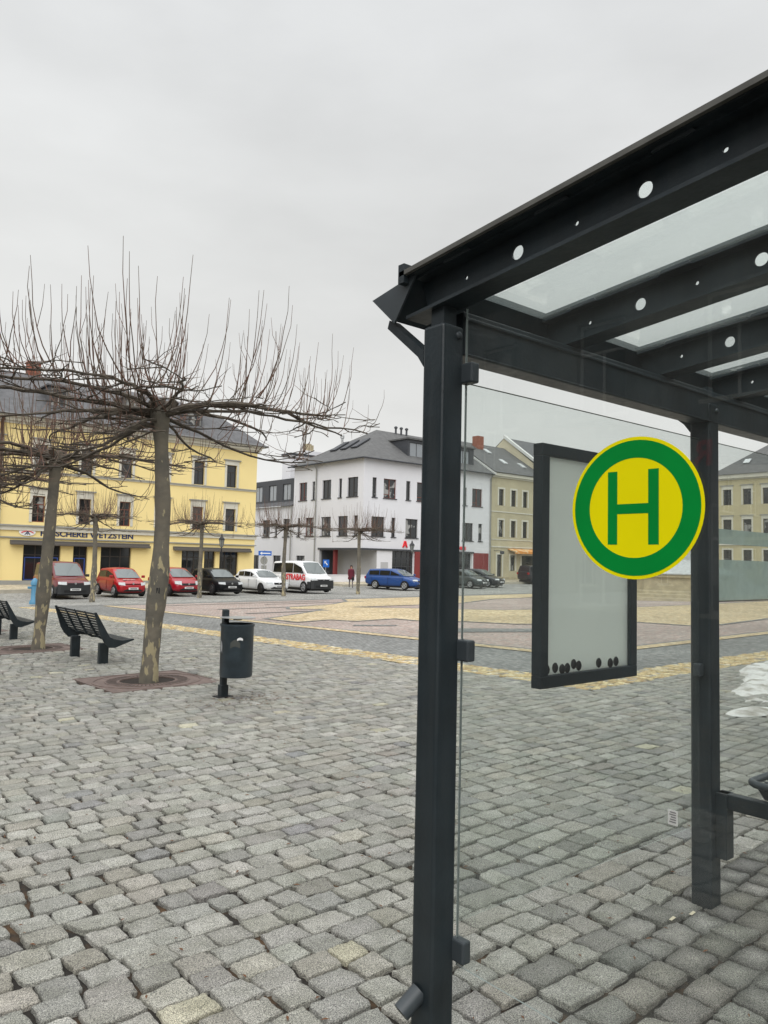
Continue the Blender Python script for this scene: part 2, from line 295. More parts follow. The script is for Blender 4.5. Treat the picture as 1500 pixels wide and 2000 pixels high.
def rnoise(rng, n): return rng.random(n)*2-1
def visible(X, Y, m=2.2):
    dx = X*math.cos(YAW)+Y*math.sin(YAW); dy = X*math.sin(YAW)-Y*math.cos(YAW)
    return (dx > .3) & (np.abs(dy) < dx*.5+m)
def stones(name, mt, regions, pitch, lens, gap, seed, alongx=True, dz=.014, palette=None, damp=False, far=7.5, maxd=60):
    rng = np.random.default_rng(seed); P = []
    for (x0, x1, y0, y1) in regions:
        a0, a1, b0, b1 = (x0, x1, y0, y1) if alongx else (y0, y1, x0, x1)
        nb = max(1, round((b1-b0)/pitch)); pw = (b1-b0)/nb
        for r in range(nb):
            n = int((a1-a0)/min(lens))+4; ls = rng.uniform(lens[0], lens[1], n); big = rng.random(n) < .05; ls[big] *= 1.5
            e_ = a0+np.concatenate([[0], np.cumsum(ls)])-rng.random()*lens[0]; c = (e_[1:]+e_[:-1])/2; bb = b0+(r+.5)*pw
            k = (c > a0) & (c < a1); c = c[k]; l_ = ls[k]
            st = np.stack([c, np.full_like(c, bb), l_, np.full_like(c, pw)], 1)
            if not alongx: st = st[:, [1, 0, 3, 2]]
            P.append(st)
    P = np.concatenate(P); P = P[visible(P[:, 0], P[:, 1])]
    d = np.hypot(P[:, 0], P[:, 1]); P = P[d < maxd]
    for hx, hy, hr in HOLES:
        P = P[~((np.abs(P[:, 0]-hx) < hr) & (np.abs(P[:, 1]-hy) < hr))]
    d = np.hypot(P[:, 0], P[:, 1])
    VV = []; FF = []; CC = []; base = 0
    for lod, sel in ((0, d < far), (1, d >= far)):
        Q = P[sel]; n = len(Q)
        if not n: continue
        ts = (-.90, -.62, -.22, .22, .62, .90) if lod == 0 else (-.80, .80)
        K = 4*len(ts)
        rr = np.array([.45, .86, .965, .99, 1.0]) if lod == 0 else np.array([.86, .975, 1.0]); zz = np.array([0, -.0004, -.0022, -.007, -.04]) if lod == 0 else np.array([0, -.006, -.045])
        outl = np.array([(t_, -1) for t_ in ts]+[(1, t_) for t_ in ts]+[(-t_, 1) for t_ in ts]+[(-1, -t_) for t_ in ts], float)
        cnr = np.abs(outl).min(1) > .6
        jit = 1.015-np.abs(rng.standard_normal((n, K)))*np.where(cnr, .06, .045); jit = np.clip(jit, .82, 1.03)
        pts = outl[None]*jit[..., None]
        hs = (Q[:, 2:4]-gap*(.75+.5*rng.random((n, 1))))/2
        cor = rng.standard_normal((n, 2, 2))*.06                          # skew
        W = []
        for r_, z_ in zip(rr, zz):
            q = pts*r_
            qx = q[..., 0]+cor[:, 0, 0, None]*q[..., 0]*q[..., 1]+cor[:, 0, 1, None]*q[..., 1]
            qy = q[..., 1]+cor[:, 1, 0, None]*q[..., 0]*q[..., 1]+cor[:, 1, 1, None]*q[..., 0]
            z = z_+(.0020*rng.standard_normal((n, K)) if z_ > -.02 else 0)
            W.append(np.stack([qx*hs[:, 0, None], qy*hs[:, 1, None], np.broadcast_to(z, (n, K))], -1))
        ctr = np.zeros((n, 1, 3)); ctr[:, 0, 2] = .001
        Wv = np.concatenate([ctr]+W, 1)                                    # n, 1+K*len, 3
        tilt = rng.standard_normal((n, 2))*.010; hz = rng.standard_normal(n)*.0018
        top = Wv[..., 2] > -.02
        Wv[..., 2] += (tilt[:, 0, None]*Wv[..., 0]+tilt[:, 1, None]*Wv[..., 1]+hz[:, None])*top
        wx = Q[:, 0]+.006*rng.standard_normal(n); wy = Q[:, 1]+.004*rng.standard_normal(n)
        wob = .022*np.sin(wx*1.7+np.sin(wy*2.3)*1.5)+.012*np.sin(wx*4.1+wy*1.3)
        wob2 = .022*np.sin(wy*1.9+1+np.sin(wx*2.1))+.01*np.sin(wy*4.7+wx)
        Wv[..., 0] += (wx+(wob2*.4 if alongx else wob2))[:, None]; Wv[..., 1] += (wy+(wob if alongx else wob*.4))[:, None]
        Wv[..., 2] += gzv(Wv[..., 0], Wv[..., 1])+dz
        m_ = Wv.shape[1]; f = []
        tmpl = []
        for j in range(K): tmpl.append((0, 1+j, 1+(j+1) % K, 1+(j+1) % K))
        for i in range(len(rr)-1):
            for j in range(K): tmpl.append((1+i*K+j, 1+(i+1)*K+j, 1+(i+1)*K+(j+1) % K, 1+i*K+(j+1) % K))
        T = np.array(tmpl)[None]+(np.arange(n)*m_)[:, None, None]+base
        tri = np.zeros(len(tmpl), bool); tri[:K] = True
        VV.append(Wv.reshape(-1, 3)); FF.append((T, tri)); base += n*m_
        pal = np.array([p[0] for p in palette]); pw_ = np.array([p[1] for p in palette]); pw_ = pw_/pw_.sum()
        ci = rng.choice(len(pal), n, p=pw_); c = .94*pal[ci]*(1+.10*rng.standard_normal((n, 1)))+rng.standard_normal((n, 3))*.0022
        c = np.repeat(c[:, None], m_, 1)
        edge = np.concatenate([[0], np.repeat(rr, K)])[None]
        c = c*(1-.04*np.clip((edge-.75)/.25, 0, 1))[..., None]            # grime along the arrises
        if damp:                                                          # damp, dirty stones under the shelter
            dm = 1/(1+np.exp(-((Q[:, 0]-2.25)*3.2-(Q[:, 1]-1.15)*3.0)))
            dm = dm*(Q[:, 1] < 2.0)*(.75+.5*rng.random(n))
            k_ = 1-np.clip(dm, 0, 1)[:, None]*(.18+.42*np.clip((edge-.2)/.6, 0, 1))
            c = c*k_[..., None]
        CC.append(c.reshape(-1, 3))
    V = np.concatenate(VV); C_ = np.clip(np.concatenate(CC), .02, .8)
    loops = []; starts = []; tot = []; pos = 0
    for T, tri in FF:
        n = T.shape[0]; cnt = np.where(tri, 3, 4); cnt = np.tile(cnt, n); flat = T.reshape(-1, 4)
        mask = np.ones_like(flat, bool); mask[cnt == 3, 3] = False
        loops.append(flat[mask]); st = np.concatenate([[0], np.cumsum(cnt)[:-1]])+pos; starts.append(st); tot.append(cnt); pos += cnt.sum()
    loops = np.concatenate(loops); starts = np.concatenate(starts); tot = np.concatenate(tot)
    me = bpy.data.meshes.new(name); me.vertices.add(len(V)); me.vertices.foreach_set('co', V.ravel().astype('f'))
    me.loops.add(len(loops)); me.loops.foreach_set('vertex_index', loops.astype('i'))
    me.polygons.add(len(starts)); me.polygons.foreach_set('loop_start', starts.astype('i')); me.polygons.foreach_set('loop_total', tot.astype('i'))
    me.polygons.foreach_set('use_smooth', np.ones(len(starts), bool))
    at = me.color_attributes.new('tone', 'FLOAT_COLOR', 'POINT'); at.data.foreach_set('color', np.concatenate([C_, np.ones((len(C_), 1))], 1).ravel().astype('f'))
    me.update(calc_edges=True); me.validate(); me.materials.append(mt)
    o = bpy.data.objects.new(name, me); COL.objects.link(o); tag(o, kind='structure'); return o
def granite(name):
    m = mat(name, (1, 1, 1), .82, spec=.35, attr='tone'); n = m.node_tree.nodes; l = m.node_tree.links; b = n['Principled BSDF']
    t = n.new('ShaderNodeTexCoord'); z = n.new('ShaderNodeTexNoise'); z.inputs['Scale'].default_value = 240; z.inputs['Detail'].default_value = 2; l.new(t.outputs['Object'], z.inputs['Vector'])
    r = n.new('ShaderNodeValToRGB'); l.new(z.outputs['Fac'], r.inputs[0]); a = r.color_ramp.elements
    a[0].position = .36; a[0].color = (.40, .40, .42, 1); a[1].position = .65; a[1].color = (1.68, 1.67, 1.64, 1); x = a.new(.5); x.color = (.98, .98, .98, 1)
    z2 = n.new('ShaderNodeTexNoise'); z2.inputs['Scale'].default_value = 9; z2.inputs['Detail'].default_value = 5; l.new(t.outputs['Object'], z2.inputs['Vector'])
    r2 = n.new('ShaderNodeValToRGB'); l.new(z2.outputs['Fac'], r2.inputs[0]); a = r2.color_ramp.elements
    a[0].position = .3; a[0].color = (.80, .80, .76, 1); a[1].position = .7; a[1].color = (1.14, 1.13, 1.12, 1)
    src = b.inputs['Base Color'].links[0].from_socket
    for rr in (r, r2):
        mm = n.new('ShaderNodeMix'); mm.data_type = 'RGBA'; mm.blend_type = 'MULTIPLY'; mm.inputs[0].default_value = 1; l.new(src, mm.inputs[6]); l.new(rr.outputs[0], mm.inputs[7]); src = mm.outputs[2]
    l.new(src, b.inputs['Base Color'])
    z3 = n.new('ShaderNodeTexNoise'); z3.inputs['Scale'].default_value = 55; z3.inputs['Detail'].default_value = 6; l.new(t.outputs['Object'], z3.inputs['Vector'])
    bn = n.new('ShaderNodeBump'); bn.inputs['Strength'].default_value = .9; bn.inputs['Distance'].default_value = .008; l.new(z3.outputs['Fac'], bn.inputs['Height']); l.new(bn.outputs[0], b.inputs['Normal'])
    return m
GR = granite('granite_stone')
HOLES = [(4.48, 10.38, .78), (4.48, 15.83, .78), (4.48, 21.25, .78), (4.64, 8.51, .06)]
gpal = [((.28, .278, .253), 5), ((.30, .297, .27), 5), ((.257, .256, .238), 3), ((.295, .285, .252), 3), ((.325, .32, .295), 2), ((.40, .385, .30), .10), ((.22, .22, .215), .3)]
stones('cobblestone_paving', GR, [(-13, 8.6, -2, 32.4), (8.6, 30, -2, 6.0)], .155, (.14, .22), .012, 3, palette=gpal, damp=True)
spal = [((.52, .41, .22), 5), ((.60, .50, .30), 4), ((.46, .34, .18), 3), ((.38, .35, .29), 2), ((.62, .56, .42), 1)]
stones('yellow_sett_strip', GR, [(8.6, 9.3, 6.0, 32.4), (9.3, 30, 6.0, 6.7)], .10, (.09, .12), .014, 5, palette=spal, alongx=False, dz=.016, far=1)

# kerbs, pavement
sheet('pavement', rect(-60, 31.5, 46.6, 51), .12, PAVE)
pv = sheet('pavement', rect(36, 100, 47.6, 51), .12, PAVE)
mb = MB()
for x0, x1, y in ((-60, 31.5, 46.45), (36, 100, 47.45)):
    z0, z1 = gz(x0, y), gz(x1, y)
    mb.add([(x0, y, z0-.2), (x1, y, z1-.2), (x1, y, z1+.125), (x0, y, z0+.125), (x0, y+.15, z0-.2), (x1, y+.15, z1-.2), (x1, y+.15, z1+.125), (x0, y+.15, z0+.125)],
           [(0, 1, 2, 3), (3, 2, 6, 7), (4, 7, 6, 5), (0, 4, 5, 1), (0, 3, 7, 4), (1, 5, 6, 2)])
for x0, y0 in ((31.5, 46.45), (35.85, 47.45)):
    z0, z1 = gz(x0, y0), gz(x0, 50.98); a = [(x0, y0, z0-.2), (x0, 50.98, z1-.2), (x0, 50.98, z1+.127), (x0, y0, z0+.127)]
    mb.prism(a, (.15, 0, 0))
mb.build('kerb', mat('kerb_stone', (.40, .37, .30), .85, var=.12, vscale=3), kind='structure')

# snow heap by the shelter
def snow():
    rng = random.Random(4); b = MB(); n = 170; x0, x1, y0, y1 = 9.2, 16.6, 1.6, 7.0; V = []; 
    from mathutils import noise
    for i in range(n):
        for j in range(n):
            x = x0+(x1-x0)*i/(n-1); y = y0+(y1-y0)*j/(n-1)
            u = (x-11.6)/2.3; v_ = 0; ed = min((.478*x-y)/.30, (y-.478*x+1.9)/.5, (5.85-y)/.3)
            q = min(1-u*u, ed)+.55*noise.noise(Vector((x*1.1, y*1.3, 0)))+.3*noise.noise(Vector((x*3.2, y*4, 2)))
            h = .11*max(-.3, min(1, q*1.1))+.03*noise.noise(Vector((x*5, y*6, 5)))+.014*noise.noise(Vector((x*14, y*16, 9)))+.010*noise.noise(Vector((x*33, y*33, 3)))-.02
            V.append((x, y, gz(x, y)+h))
    F = [(i*n+j, (i+1)*n+j, (i+1)*n+j+1, i*n+j+1) for i in range(n-1) for j in range(n-1) if max(V[k][2]-gz(V[k][0], V[k][1]) for k in (i*n+j, (i+1)*n+j, (i+1)*n+j+1, i*n+j+1)) > -.01]
    b.add(V, F); m = mat('old_snow', (.66, .655, .63), .8, col2=(.30, .28, .235), vscale=4, thr=(.46, .66), bump=.6, bscale=45)
    o = b.build('snow', m, smooth=True, recalc=False); tag(o, 'low heap of dirty melting snow on the cobbles beyond the shelter', 'snow heap', kind='stuff')
    b = MB(); c = (8.75, 3.95); v = [(c[0], c[1], gz(*c)+.055)]
    for j in range(14):
        t = 2*math.pi*j/14; r = .26*(1+.35*rng.random()); v.append((c[0]+1.5*r*math.cos(t), c[1]+.7*r*math.sin(t), gz(*c)+.012))
    b.add(v, [(0, 1+j, 1+(j+1) % 14) for j in range(14)]); o = b.build('snow_patch', m, smooth=True); tag(o, 'small flat patch of snow left beside the large dirty heap', 'snow patch')
snow()

def litter():
    rg = random.Random(9); b = MB(); m1 = mat('dead_leaf', (.14, .06, .025), .9); m2 = mat('pale_scrap', (.55, .50, .36), .8)
    for k in range(420):
        if k < 300: x = rg.uniform(1.0, 6.5); y = rg.uniform(.6, 6.5)
        else: x = rg.gauss(4.75, .35); y = rg.gauss(8.1, .25)
        a = rg.uniform(0, 6.3); r_ = rg.uniform(.004, .011)*(1.6 if k >= 300 else 1); z_ = gz(x, y)+.019
        b.add([(x+r_*1.8*math.cos(a), y+r_*1.8*math.sin(a), z_), (x-r_*.6*math.sin(a), y+r_*.6*math.cos(a), z_+.004), (x-r_*1.8*math.cos(a), y-r_*1.8*math.sin(a), z_+.001), (x+r_*.6*math.sin(a), y-r_*.6*math.cos(a), z_+.003)], [(0, 1, 2, 3)], 1 if k % 31 == 0 else 0)
    for x, y in ((3.42, 1.83), (3.30, 1.86)): b.add([(x-.02, y-.008, gz(x, y)+.02), (x+.02, y-.006, gz(x, y)+.022), (x+.02, y+.008, gz(x, y)+.024), (x-.02, y+.006, gz(x, y)+.02)], [(0, 1, 2, 3)], 1)
    tag(b.build('leaf_litter', [m1, m2], recalc=False), 'tiny dead leaf fragments scattered between the cobbles', 'leaf litter', kind='stuff')
litter()

# ------------------------------------------------------------------ bus shelter
ORG = (1.8, 1.85, gz(1.8, 1.85))
S = empty('bus_shelter', ORG, 'dark grey steel bus shelter with glass walls and sloping glass roof in the foreground', 'bus shelter')
SL = -.094                                            # roof falls towards the back (+Y)
def rz_(y, z): return z+SL*(y-1.744)
PX = [1.80, 3.585, 5.37]
for x in PX:
    g_ = gz(x, 1.85)
    p = MB().box(x-.05, x+.05, 1.80, 1.90, g_-.05, 2.38).build('post', ANTH, S, bevel=.012, seg=3)
    MB().box(x-.03, x+.03, 1.82, 1.88, 2.38, 2.46).build('head_plate', ANTH, p)
mb = MB().box(1.851, 8.5, 1.805, 1.895, 2.285, 2.438); mb.box(1.851, 8.5, 1.797, 1.805, 2.405, 2.419); mb.box(1.851, 8.5, 1.797, 1.805, 2.285, 2.293)
mb.build('beam', ANTH, S, bevel=.004)
def plate_with_holes(xc, th, outline, holes):
    """web plate in the YZ plane at x = xc, with round holes cut through it"""
    V = []; F = []; n0 = 0
    loops = [outline]+[[(y+r*math.cos(2*math.pi*k/24), z+r*math.sin(2*math.pi*k/24)) for k in range(24)] for y, z, r in holes]
    for side in (-1, 1):
        b = bmesh.new(); ed = []
        for lp in loops:
            vs_ = [b.verts.new((xc+side*th/2, *p)) for p in lp]; ed += [b.edges.new((vs_[i], vs_[(i+1) % len(vs_)])) for i in range(len(vs_))]
        bmesh.ops.triangle_fill(b, use_beauty=True, use_dissolve=False, edges=ed); b.verts.index_update()
        V += [tuple(v.co) for v in b.verts]; F += [tuple(v.index+n0 for v in f.verts) for f in b.faces]; n1 = len(b.verts); b.free(); n0 += n1
    i = 0
    for lp in loops:
        m_ = len(lp); F += [(i+k, i+(k+1) % m_, n1+i+(k+1) % m_, n1+i+k) for k in range(m_)]; i += m_
    return V, F
RX = [1.80+.69*k for k in range(9)]
Y0R, Y1R = 2.00, .10
for x in RX:
    hs = []
    for k in range(8):
        y = 1.744-.2185*k
        if y > Y1R+.05: hs.append((y, rz_(y, 2.524), .023 if k % 2 else .0075))
    zb = lambda y: rz_(y, 2.464); zt = lambda y: rz_(y, 2.585)
    mb = MB(); V, F = plate_with_holes(x, .008, [(1.96, zt(1.96)), (1.92, zb(1.92)), (Y1R, zb(Y1R)), (Y1R, zt(Y1R))], hs); mb.add(V, F)
    for z_, h, xr in ((2.452, .012, .05), (2.578, .010, .004)):
        ya = 1.99 if z_ < 2.5 else 1.94
        mb.prism([(x-.05, ya, rz_(ya, z_)), (x-.05, Y1R, rz_(Y1R, z_)), (x-.05, Y1R, rz_(Y1R, z_+h)), (x-.05, ya, rz_(ya, z_+h))], (.05+xr, 0, 0))
    r_ = mb.build('rafter', ANTH, S, recalc=True)
    for y in (1.80, 1.42, 1.04, .66, .28):          # glazing clips
        MB().prism([(x-.058, y, rz_(y, 2.580)), (x-.058, y-.12, rz_(y-.12, 2.580)), (x-.058, y-.11, rz_(y-.11, 2.592)), (x-.058, y-.01, rz_(y-.01, 2.592))], (.116, 0, 0)).build('glazing_clip', ANTH2, r_)
for i in range(8):
    xa = RX[i]+.004; xb = RX[i+1]-.004
    y0, y1 = 1.97, Y1R-.05
    MB().prism([(xa, y0, rz_(y0, 2.594)), (xa, y1, rz_(y1, 2.594)), (xa, y1, rz_(y1, 2.604)), (xa, y0, rz_(y0, 2.604))], (xb-xa, 0, 0)).build('roof_pane', ROOFG, S)
mb = MB()
y0, y1 = 1.985, Y1R-.05
mb.prism([(1.71, y0, rz_(y0, 2.592)), (1.71, y1, rz_(y1, 2.592)), (1.71, y1, rz_(y1, 2.608)), (1.71, y0, rz_(y0, 2.608))], (.014, 0, 0)); sf_ = [(1.726, y0, rz_(y0, 2.588)), (1.726, y1, rz_(y1, 2.588)), (1.726, y1, rz_(y1, 2.600)), (1.726, y0, rz_(y0, 2.600))]; mb.build('roof_edge', mat('weathered_edge', (.10, .098, .088), .7, var=.3, vscale=12), S); MB().prism(sf_, (.074, 0, 0)).build('edge_soffit', ANTH, S)
mb = MB()
for x in RX:
    mb.prism([(x-.03, 1.98, rz_(1.98, 2.606)), (x-.03, Y1R-.05, rz_(Y1R-.05, 2.606)), (x-.03, Y1R-.05, rz_(Y1R-.05, 2.618)), (x-.03, 1.98, rz_(1.98, 2.618))], (.06, 0, 0))
mb.box(1.71, 8.4, 1.96, 1.99, 2.545, 2.612)
mb.build('roof_trim', ANTH, S)
G_ = MB().prism([(1.744, 2.157, 2.533), (1.744, 1.935, 2.570), (1.744, 2.036, 2.43)], (6.7, 0, 0)).build('gutter', ANTH, S)
MB().prism([(1.736, 2.163, 2.535), (1.736, 1.925, 2.575), (1.736, 2.036, 2.422)], (.008, 0, 0)).build('end_cap', ANTH2, G_)
for x in PX: MB().prism([(x-.045, 2.085, 2.448), (x-.045, 1.90, 2.30), (x-.045, 1.90, 2.245), (x-.045, 1.93, 2.285), (x-.045, 2.095, 2.420)], (.05, 0, 0)).build('brace', ANTH, S)
# end wall pane + sign
EP = MB(); ya, yb = 1.796, .50
EP.prism([(1.854, ya, .285), (1.854, yb, .285), (1.854, yb, rz_(yb, 2.450)), (1.854, ya, rz_(ya, 2.450))], (.008, 0, 0)); ep = EP.build('end_pane', GLAZ, S)
EE = MB(); EE.box(1.8532, 1.8628, ya, ya+.0015, .285, rz_(ya, 2.450)); EE.box(1.8552, 1.8598, yb, ya, .2843, .285)
EE.build('glass_edge', GEDGE, ep)
MB().box(1.84, 1.90, .42, .50, gz(1.8, .45)-.05, rz_(.46, 2.40)).build('post', ANTH, S, bevel=.01)
def disc(b, yc, zc, r, x, k=64, r2=0, mi=0, th=.0004):
    for rr, n in ((r, k),):
        if r2:
            v = [(x, yc+q*math.cos(2*math.pi*j/n), zc+q*math.sin(2*math.pi*j/n)) for q in (r, r2) for j in range(n)]
            b.add(v, [(j, (j+1) % n, n+(j+1) % n, n+j) for j in range(n)], mi)
        else:
            b.add([(x, yc+r*math.cos(2*math.pi*j/n), zc+r*math.sin(2*math.pi*j/n)) for j in range(n)], [tuple(range(n))], mi)
mb = MB(); yc, zc = 1.155, 1.740
mb.lathe((0, 0, 0), [(.1935, 0), (.1935, .0006)], 72)
v = mb.v[0]; mb.v[0] = np.stack([1.8532-v[:, 2], yc+v[:, 0]*1.035, zc+v[:, 1]], 1)
sg = mb.build('stop_sign', YSIGN, S, label='round yellow and green stop sticker with a green H')
mb = MB(); disc(mb, yc, zc, .1845, 1.8522, r2=.136); mb.v[0][:, 1] = yc+(mb.v[0][:, 1]-yc)*1.035
X_ = 1.8521
for a, b_, c, d in ((1.112, 1.081, 1.640, 1.842), (1.236, 1.206, 1.640, 1.842), (1.206, 1.112, 1.724, 1.751)):
    mb.add([(X_, a, c), (X_, b_, c), (X_, b_, d), (X_, a, d)], [(0, 1, 2, 3)])
mb.build('letter_h', GSIGN, sg, recalc=False)
mb = MB(); mb.box(1.8525, 1.8532, 1.030, 1.056, .930, .967); lb = mb.build('glass_label', mat('label_white', (.62, .62, .60), .5), S)
mb = MB()
for k in range(5): mb.box(1.8518, 1.8524, 1.034, 1.052-.002*(k % 3), .936+.006*k, .939+.006*k)
mb.build('print', mat('label_print', (.2, .2, .2), .6), lb)
# back panes
for x0, x1 in ((1.872, 3.52), (3.65, 5.31)):
    bp = MB().box(x0, x1, 1.846, 1.854, .385, 2.205).build('back_pane', GLAZB, S)
    MB().box(x0, x1, 1.8455, 1.8545, 2.205, 2.2065).build('glass_edge', mat('glass_edge_dark', (.12, .14, .13), .3), bp)
    if x0 > 3:
        for a, b_ in ((1.704, 1.778), (1.424, 1.625)): MB().box(x0, x1, 1.8440, 1.8455, a, b_).build('frosted_stripe', FROST, bp)
        MB().box(x0, x1, 1.8442, 1.8456, 1.4165, 1.423).build('stripe_line', mat('stripe_dark', (.1, .1, .1), .5), bp)
for z in (2.218, 1.292, .336): MB().box(1.838, 1.876, 1.752, 1.812, z-.035, z+.035).build('clamp', ANTH2, S, bevel=.006)
for x in (3.53, 3.645): 
    for z in (1.9, 1.1): MB().box(x-.03, x+.03, 1.832, 1.868, z-.03, z+.03).build('clamp', ANTH2, S, bevel=.006)
for x in PX[:2]:
    b_ = MB().lathe((0, 0, 0), [(.013, 0), (.013, .006), (.009, .010), (.003, .011)], 14); v = b_.v[0]; b_.v[0] = np.stack([x+.02+v[:, 0], 1.80-v[:, 2], 2.345+v[:, 1]], 1); b_.build('bolt', ANTH2, S, smooth=True)
# drain spout at the foot of the near post
mb = MB(); a = np.array([1.76, 1.865, .205]); b_ = np.array([1.693, 1.878, .155]); d_ = (b_-a)/np.linalg.norm(b_-a)
mb.tube([a, b_], .030, 20, cap=False); mb.tube([b_, b_-d_*.05], .026, 20, cap=False)
v0, v1 = mb.v; F = [(20+j, 20+(j+1) % 20, 40+(j+1) % 20, 40+j) for j in range(20)]; mb.f += F; mb.m += [0]*20
mb.build('drain_spout', ANTH2, S, smooth=True)
# seat bracket
mb = MB(); mb.box(3.585, 3.635, 1.22, 1.80, .465, .535); bs = mb.build('seat_bracket', ANTH, S, bevel=.004)
MB().box(3.575, 3.645, 1.745, 1.80, .235, .535).build('bracket_plate', ANTH, bs, bevel=.003)
MB().box(5.37, 5.42, 1.22, 1.80, .465, .535).build('seat_bracket', ANTH, S, bevel=.004)
# seat (rests on the bracket)
st = empty('waiting_seat', (4.2, 1.5, .56), 'grey wire mesh seat on a steel bracket inside the bus shelter', 'seat')
mb = MB(); pts = []
x0, x1, y0, y1 = 3.60, 5.2, 1.27, 1.66; rr = .06
for cx, cy, a0 in ((x1-rr, y1-rr, 0), (x0+rr, y1-rr, 90), (x0+rr, y0+rr, 180), (x1-rr, y0+rr, 270)):
    for k in range(6): t = R(a0+18*k); pts.append((cx+rr*math.cos(t), cy+rr*math.sin(t), .600+.03*max(0, (cy-1.45))))
pts.append(pts[0]); mb.tube(pts, .017, 10, cap=False); mb.build('seat_frame', ANTH2, st, smooth=True)
mb = MB()
for k in range(34):
    x = x0+.03+k*.047; mb.tube([(x, y, .598-.02*math.sin((y-y0)/(y1-y0)*math.pi)) for y in np.linspace(y0, y1, 7)], .003, 5)
for k in range(9):
    y = y0+.04+k*.04; mb.tube([(x0, y, .595-.02*math.sin((y-y0)/(y1-y0)*math.pi)), (x1, y, .595-.02*math.sin((y-y0)/(y1-y0)*math.pi))], .003, 5)
mb.build('wire_mesh', ANTH2, st, smooth=True)
mb = MB()
for x in (3.66, 5.12): MB().prism([(x-.02, 1.64, .59), (x-.02, 1.30, .59), (x-.02, 1.36, .535), (x-.02, 1.60, .535)], (.04, 0, 0)).build('seat_foot', ANTH2, st)
# timetable case
dc = empty('timetable_case', (2.58, 1.82, 1.125), 'empty dark framed timetable case with milky white panel hanging behind the round H sign', 'display case')
x0, x1, z0_, z1_ = 2.272, 2.91, 1.125, 2.035
mb = MB(); t = .046
mb.box(x0, x1, 1.797, 1.842, z0_, z0_+t); mb.box(x0, x1, 1.797, 1.842, z1_-t, z1_); mb.box(x0, x0+t, 1.7975, 1.8415, z0_+t, z1_-t); mb.box(x1-t, x1, 1.7975, 1.8415, z0_+t, z1_-t)
mb.build('case_frame', ANTH, dc, bevel=.003)
MB().box(x0+t, x1-t, 1.815, 1.830, z0_+t, z1_-t).build('panel', BOARD, dc)
MB().box(x0+t, x1-t, 1.806, 1.809, z0_+t, z1_-t).build('case_glass', glass('case_glass', (.97, .98, .975), .03, haze=.03), dc)
for k, x in enumerate((2.325, 2.375, 2.418, 2.450, 2.490, 2.522, 2.655, 2.735, 2.775)):
    z = z0_+t+(.020, .024, .016, .018, .030, .022, .024, .018, .022)[k]
    b_ = MB().lathe((0, 0, 0), [(.006, 0), (.014, .0), (.016, .004), (.012, .009), (.004, .010)], 14, sy=1.25); v = b_.v[0]
    b_.v[0] = np.stack([x+v[:, 0], 1.8145-v[:, 2], z+v[:, 1]], 1); b_.build('magnet', RUBBER, dc, smooth=True)

#@@PART2
# ------------------------------------------------------------------ buildings
class Fac:
    """local frame of a facade: u along it, d outwards, z up"""
    def __init__(s, ax, val, sgn=-1): s.ax, s.val, s.sgn = ax, val, sgn
    def p(s, u, d, z): return (u, s.val+s.sgn*d, z) if s.ax == 1 else (s.val+s.sgn*d, u, z)
    def box(s, b, u0, u1, d0, d1, z0, z1, mi=0):
        a = s.p(u0, d0, z0); c = s.p(u1, d1, z1)
        return b.box(min(a[0], c[0]), max(a[0], c[0]), min(a[1], c[1]), max(a[1], c[1]), z0, z1, mi)
def wall(fac, u0, u1, z0, z1, ops, mt, parent, name='wall', depth=.22, **k):
    b = MB(); us = sorted({u0, u1, *[o[0] for o in ops], *[o[1] for o in ops]}); zs = sorted({z0, z1, *[o[2] for o in ops], *[o[3] for o in ops]})
    for a, c in zip(us[:-1], us[1:]):
        for e_, g_ in zip(zs[:-1], zs[1:]):
            m = ((a+c)/2, (e_+g_)/2)
            if any(o[0] < m[0] < o[1] and o[2] < m[1] < o[3] for o in ops): continue
            b.add([fac.p(a, 0, e_), fac.p(c, 0, e_), fac.p(c, 0, g_), fac.p(a, 0, g_)], [(0, 1, 2, 3)])
    for o in ops:
        a, c, e_, g_ = o[:4]; q = [(a, e_), (c, e_), (c, g_), (a, g_)]
        for i in range(4):
            (ua, za), (ub, zb_) = q[i], q[(i+1) % 4]
            b.add([fac.p(ua, 0, za), fac.p(ub, 0, zb_), fac.p(ub, -depth, zb_), fac.p(ua, -depth, za)], [(0, 1, 2, 3)])
    return b.build(name, mt, parent, recalc=False, **k)
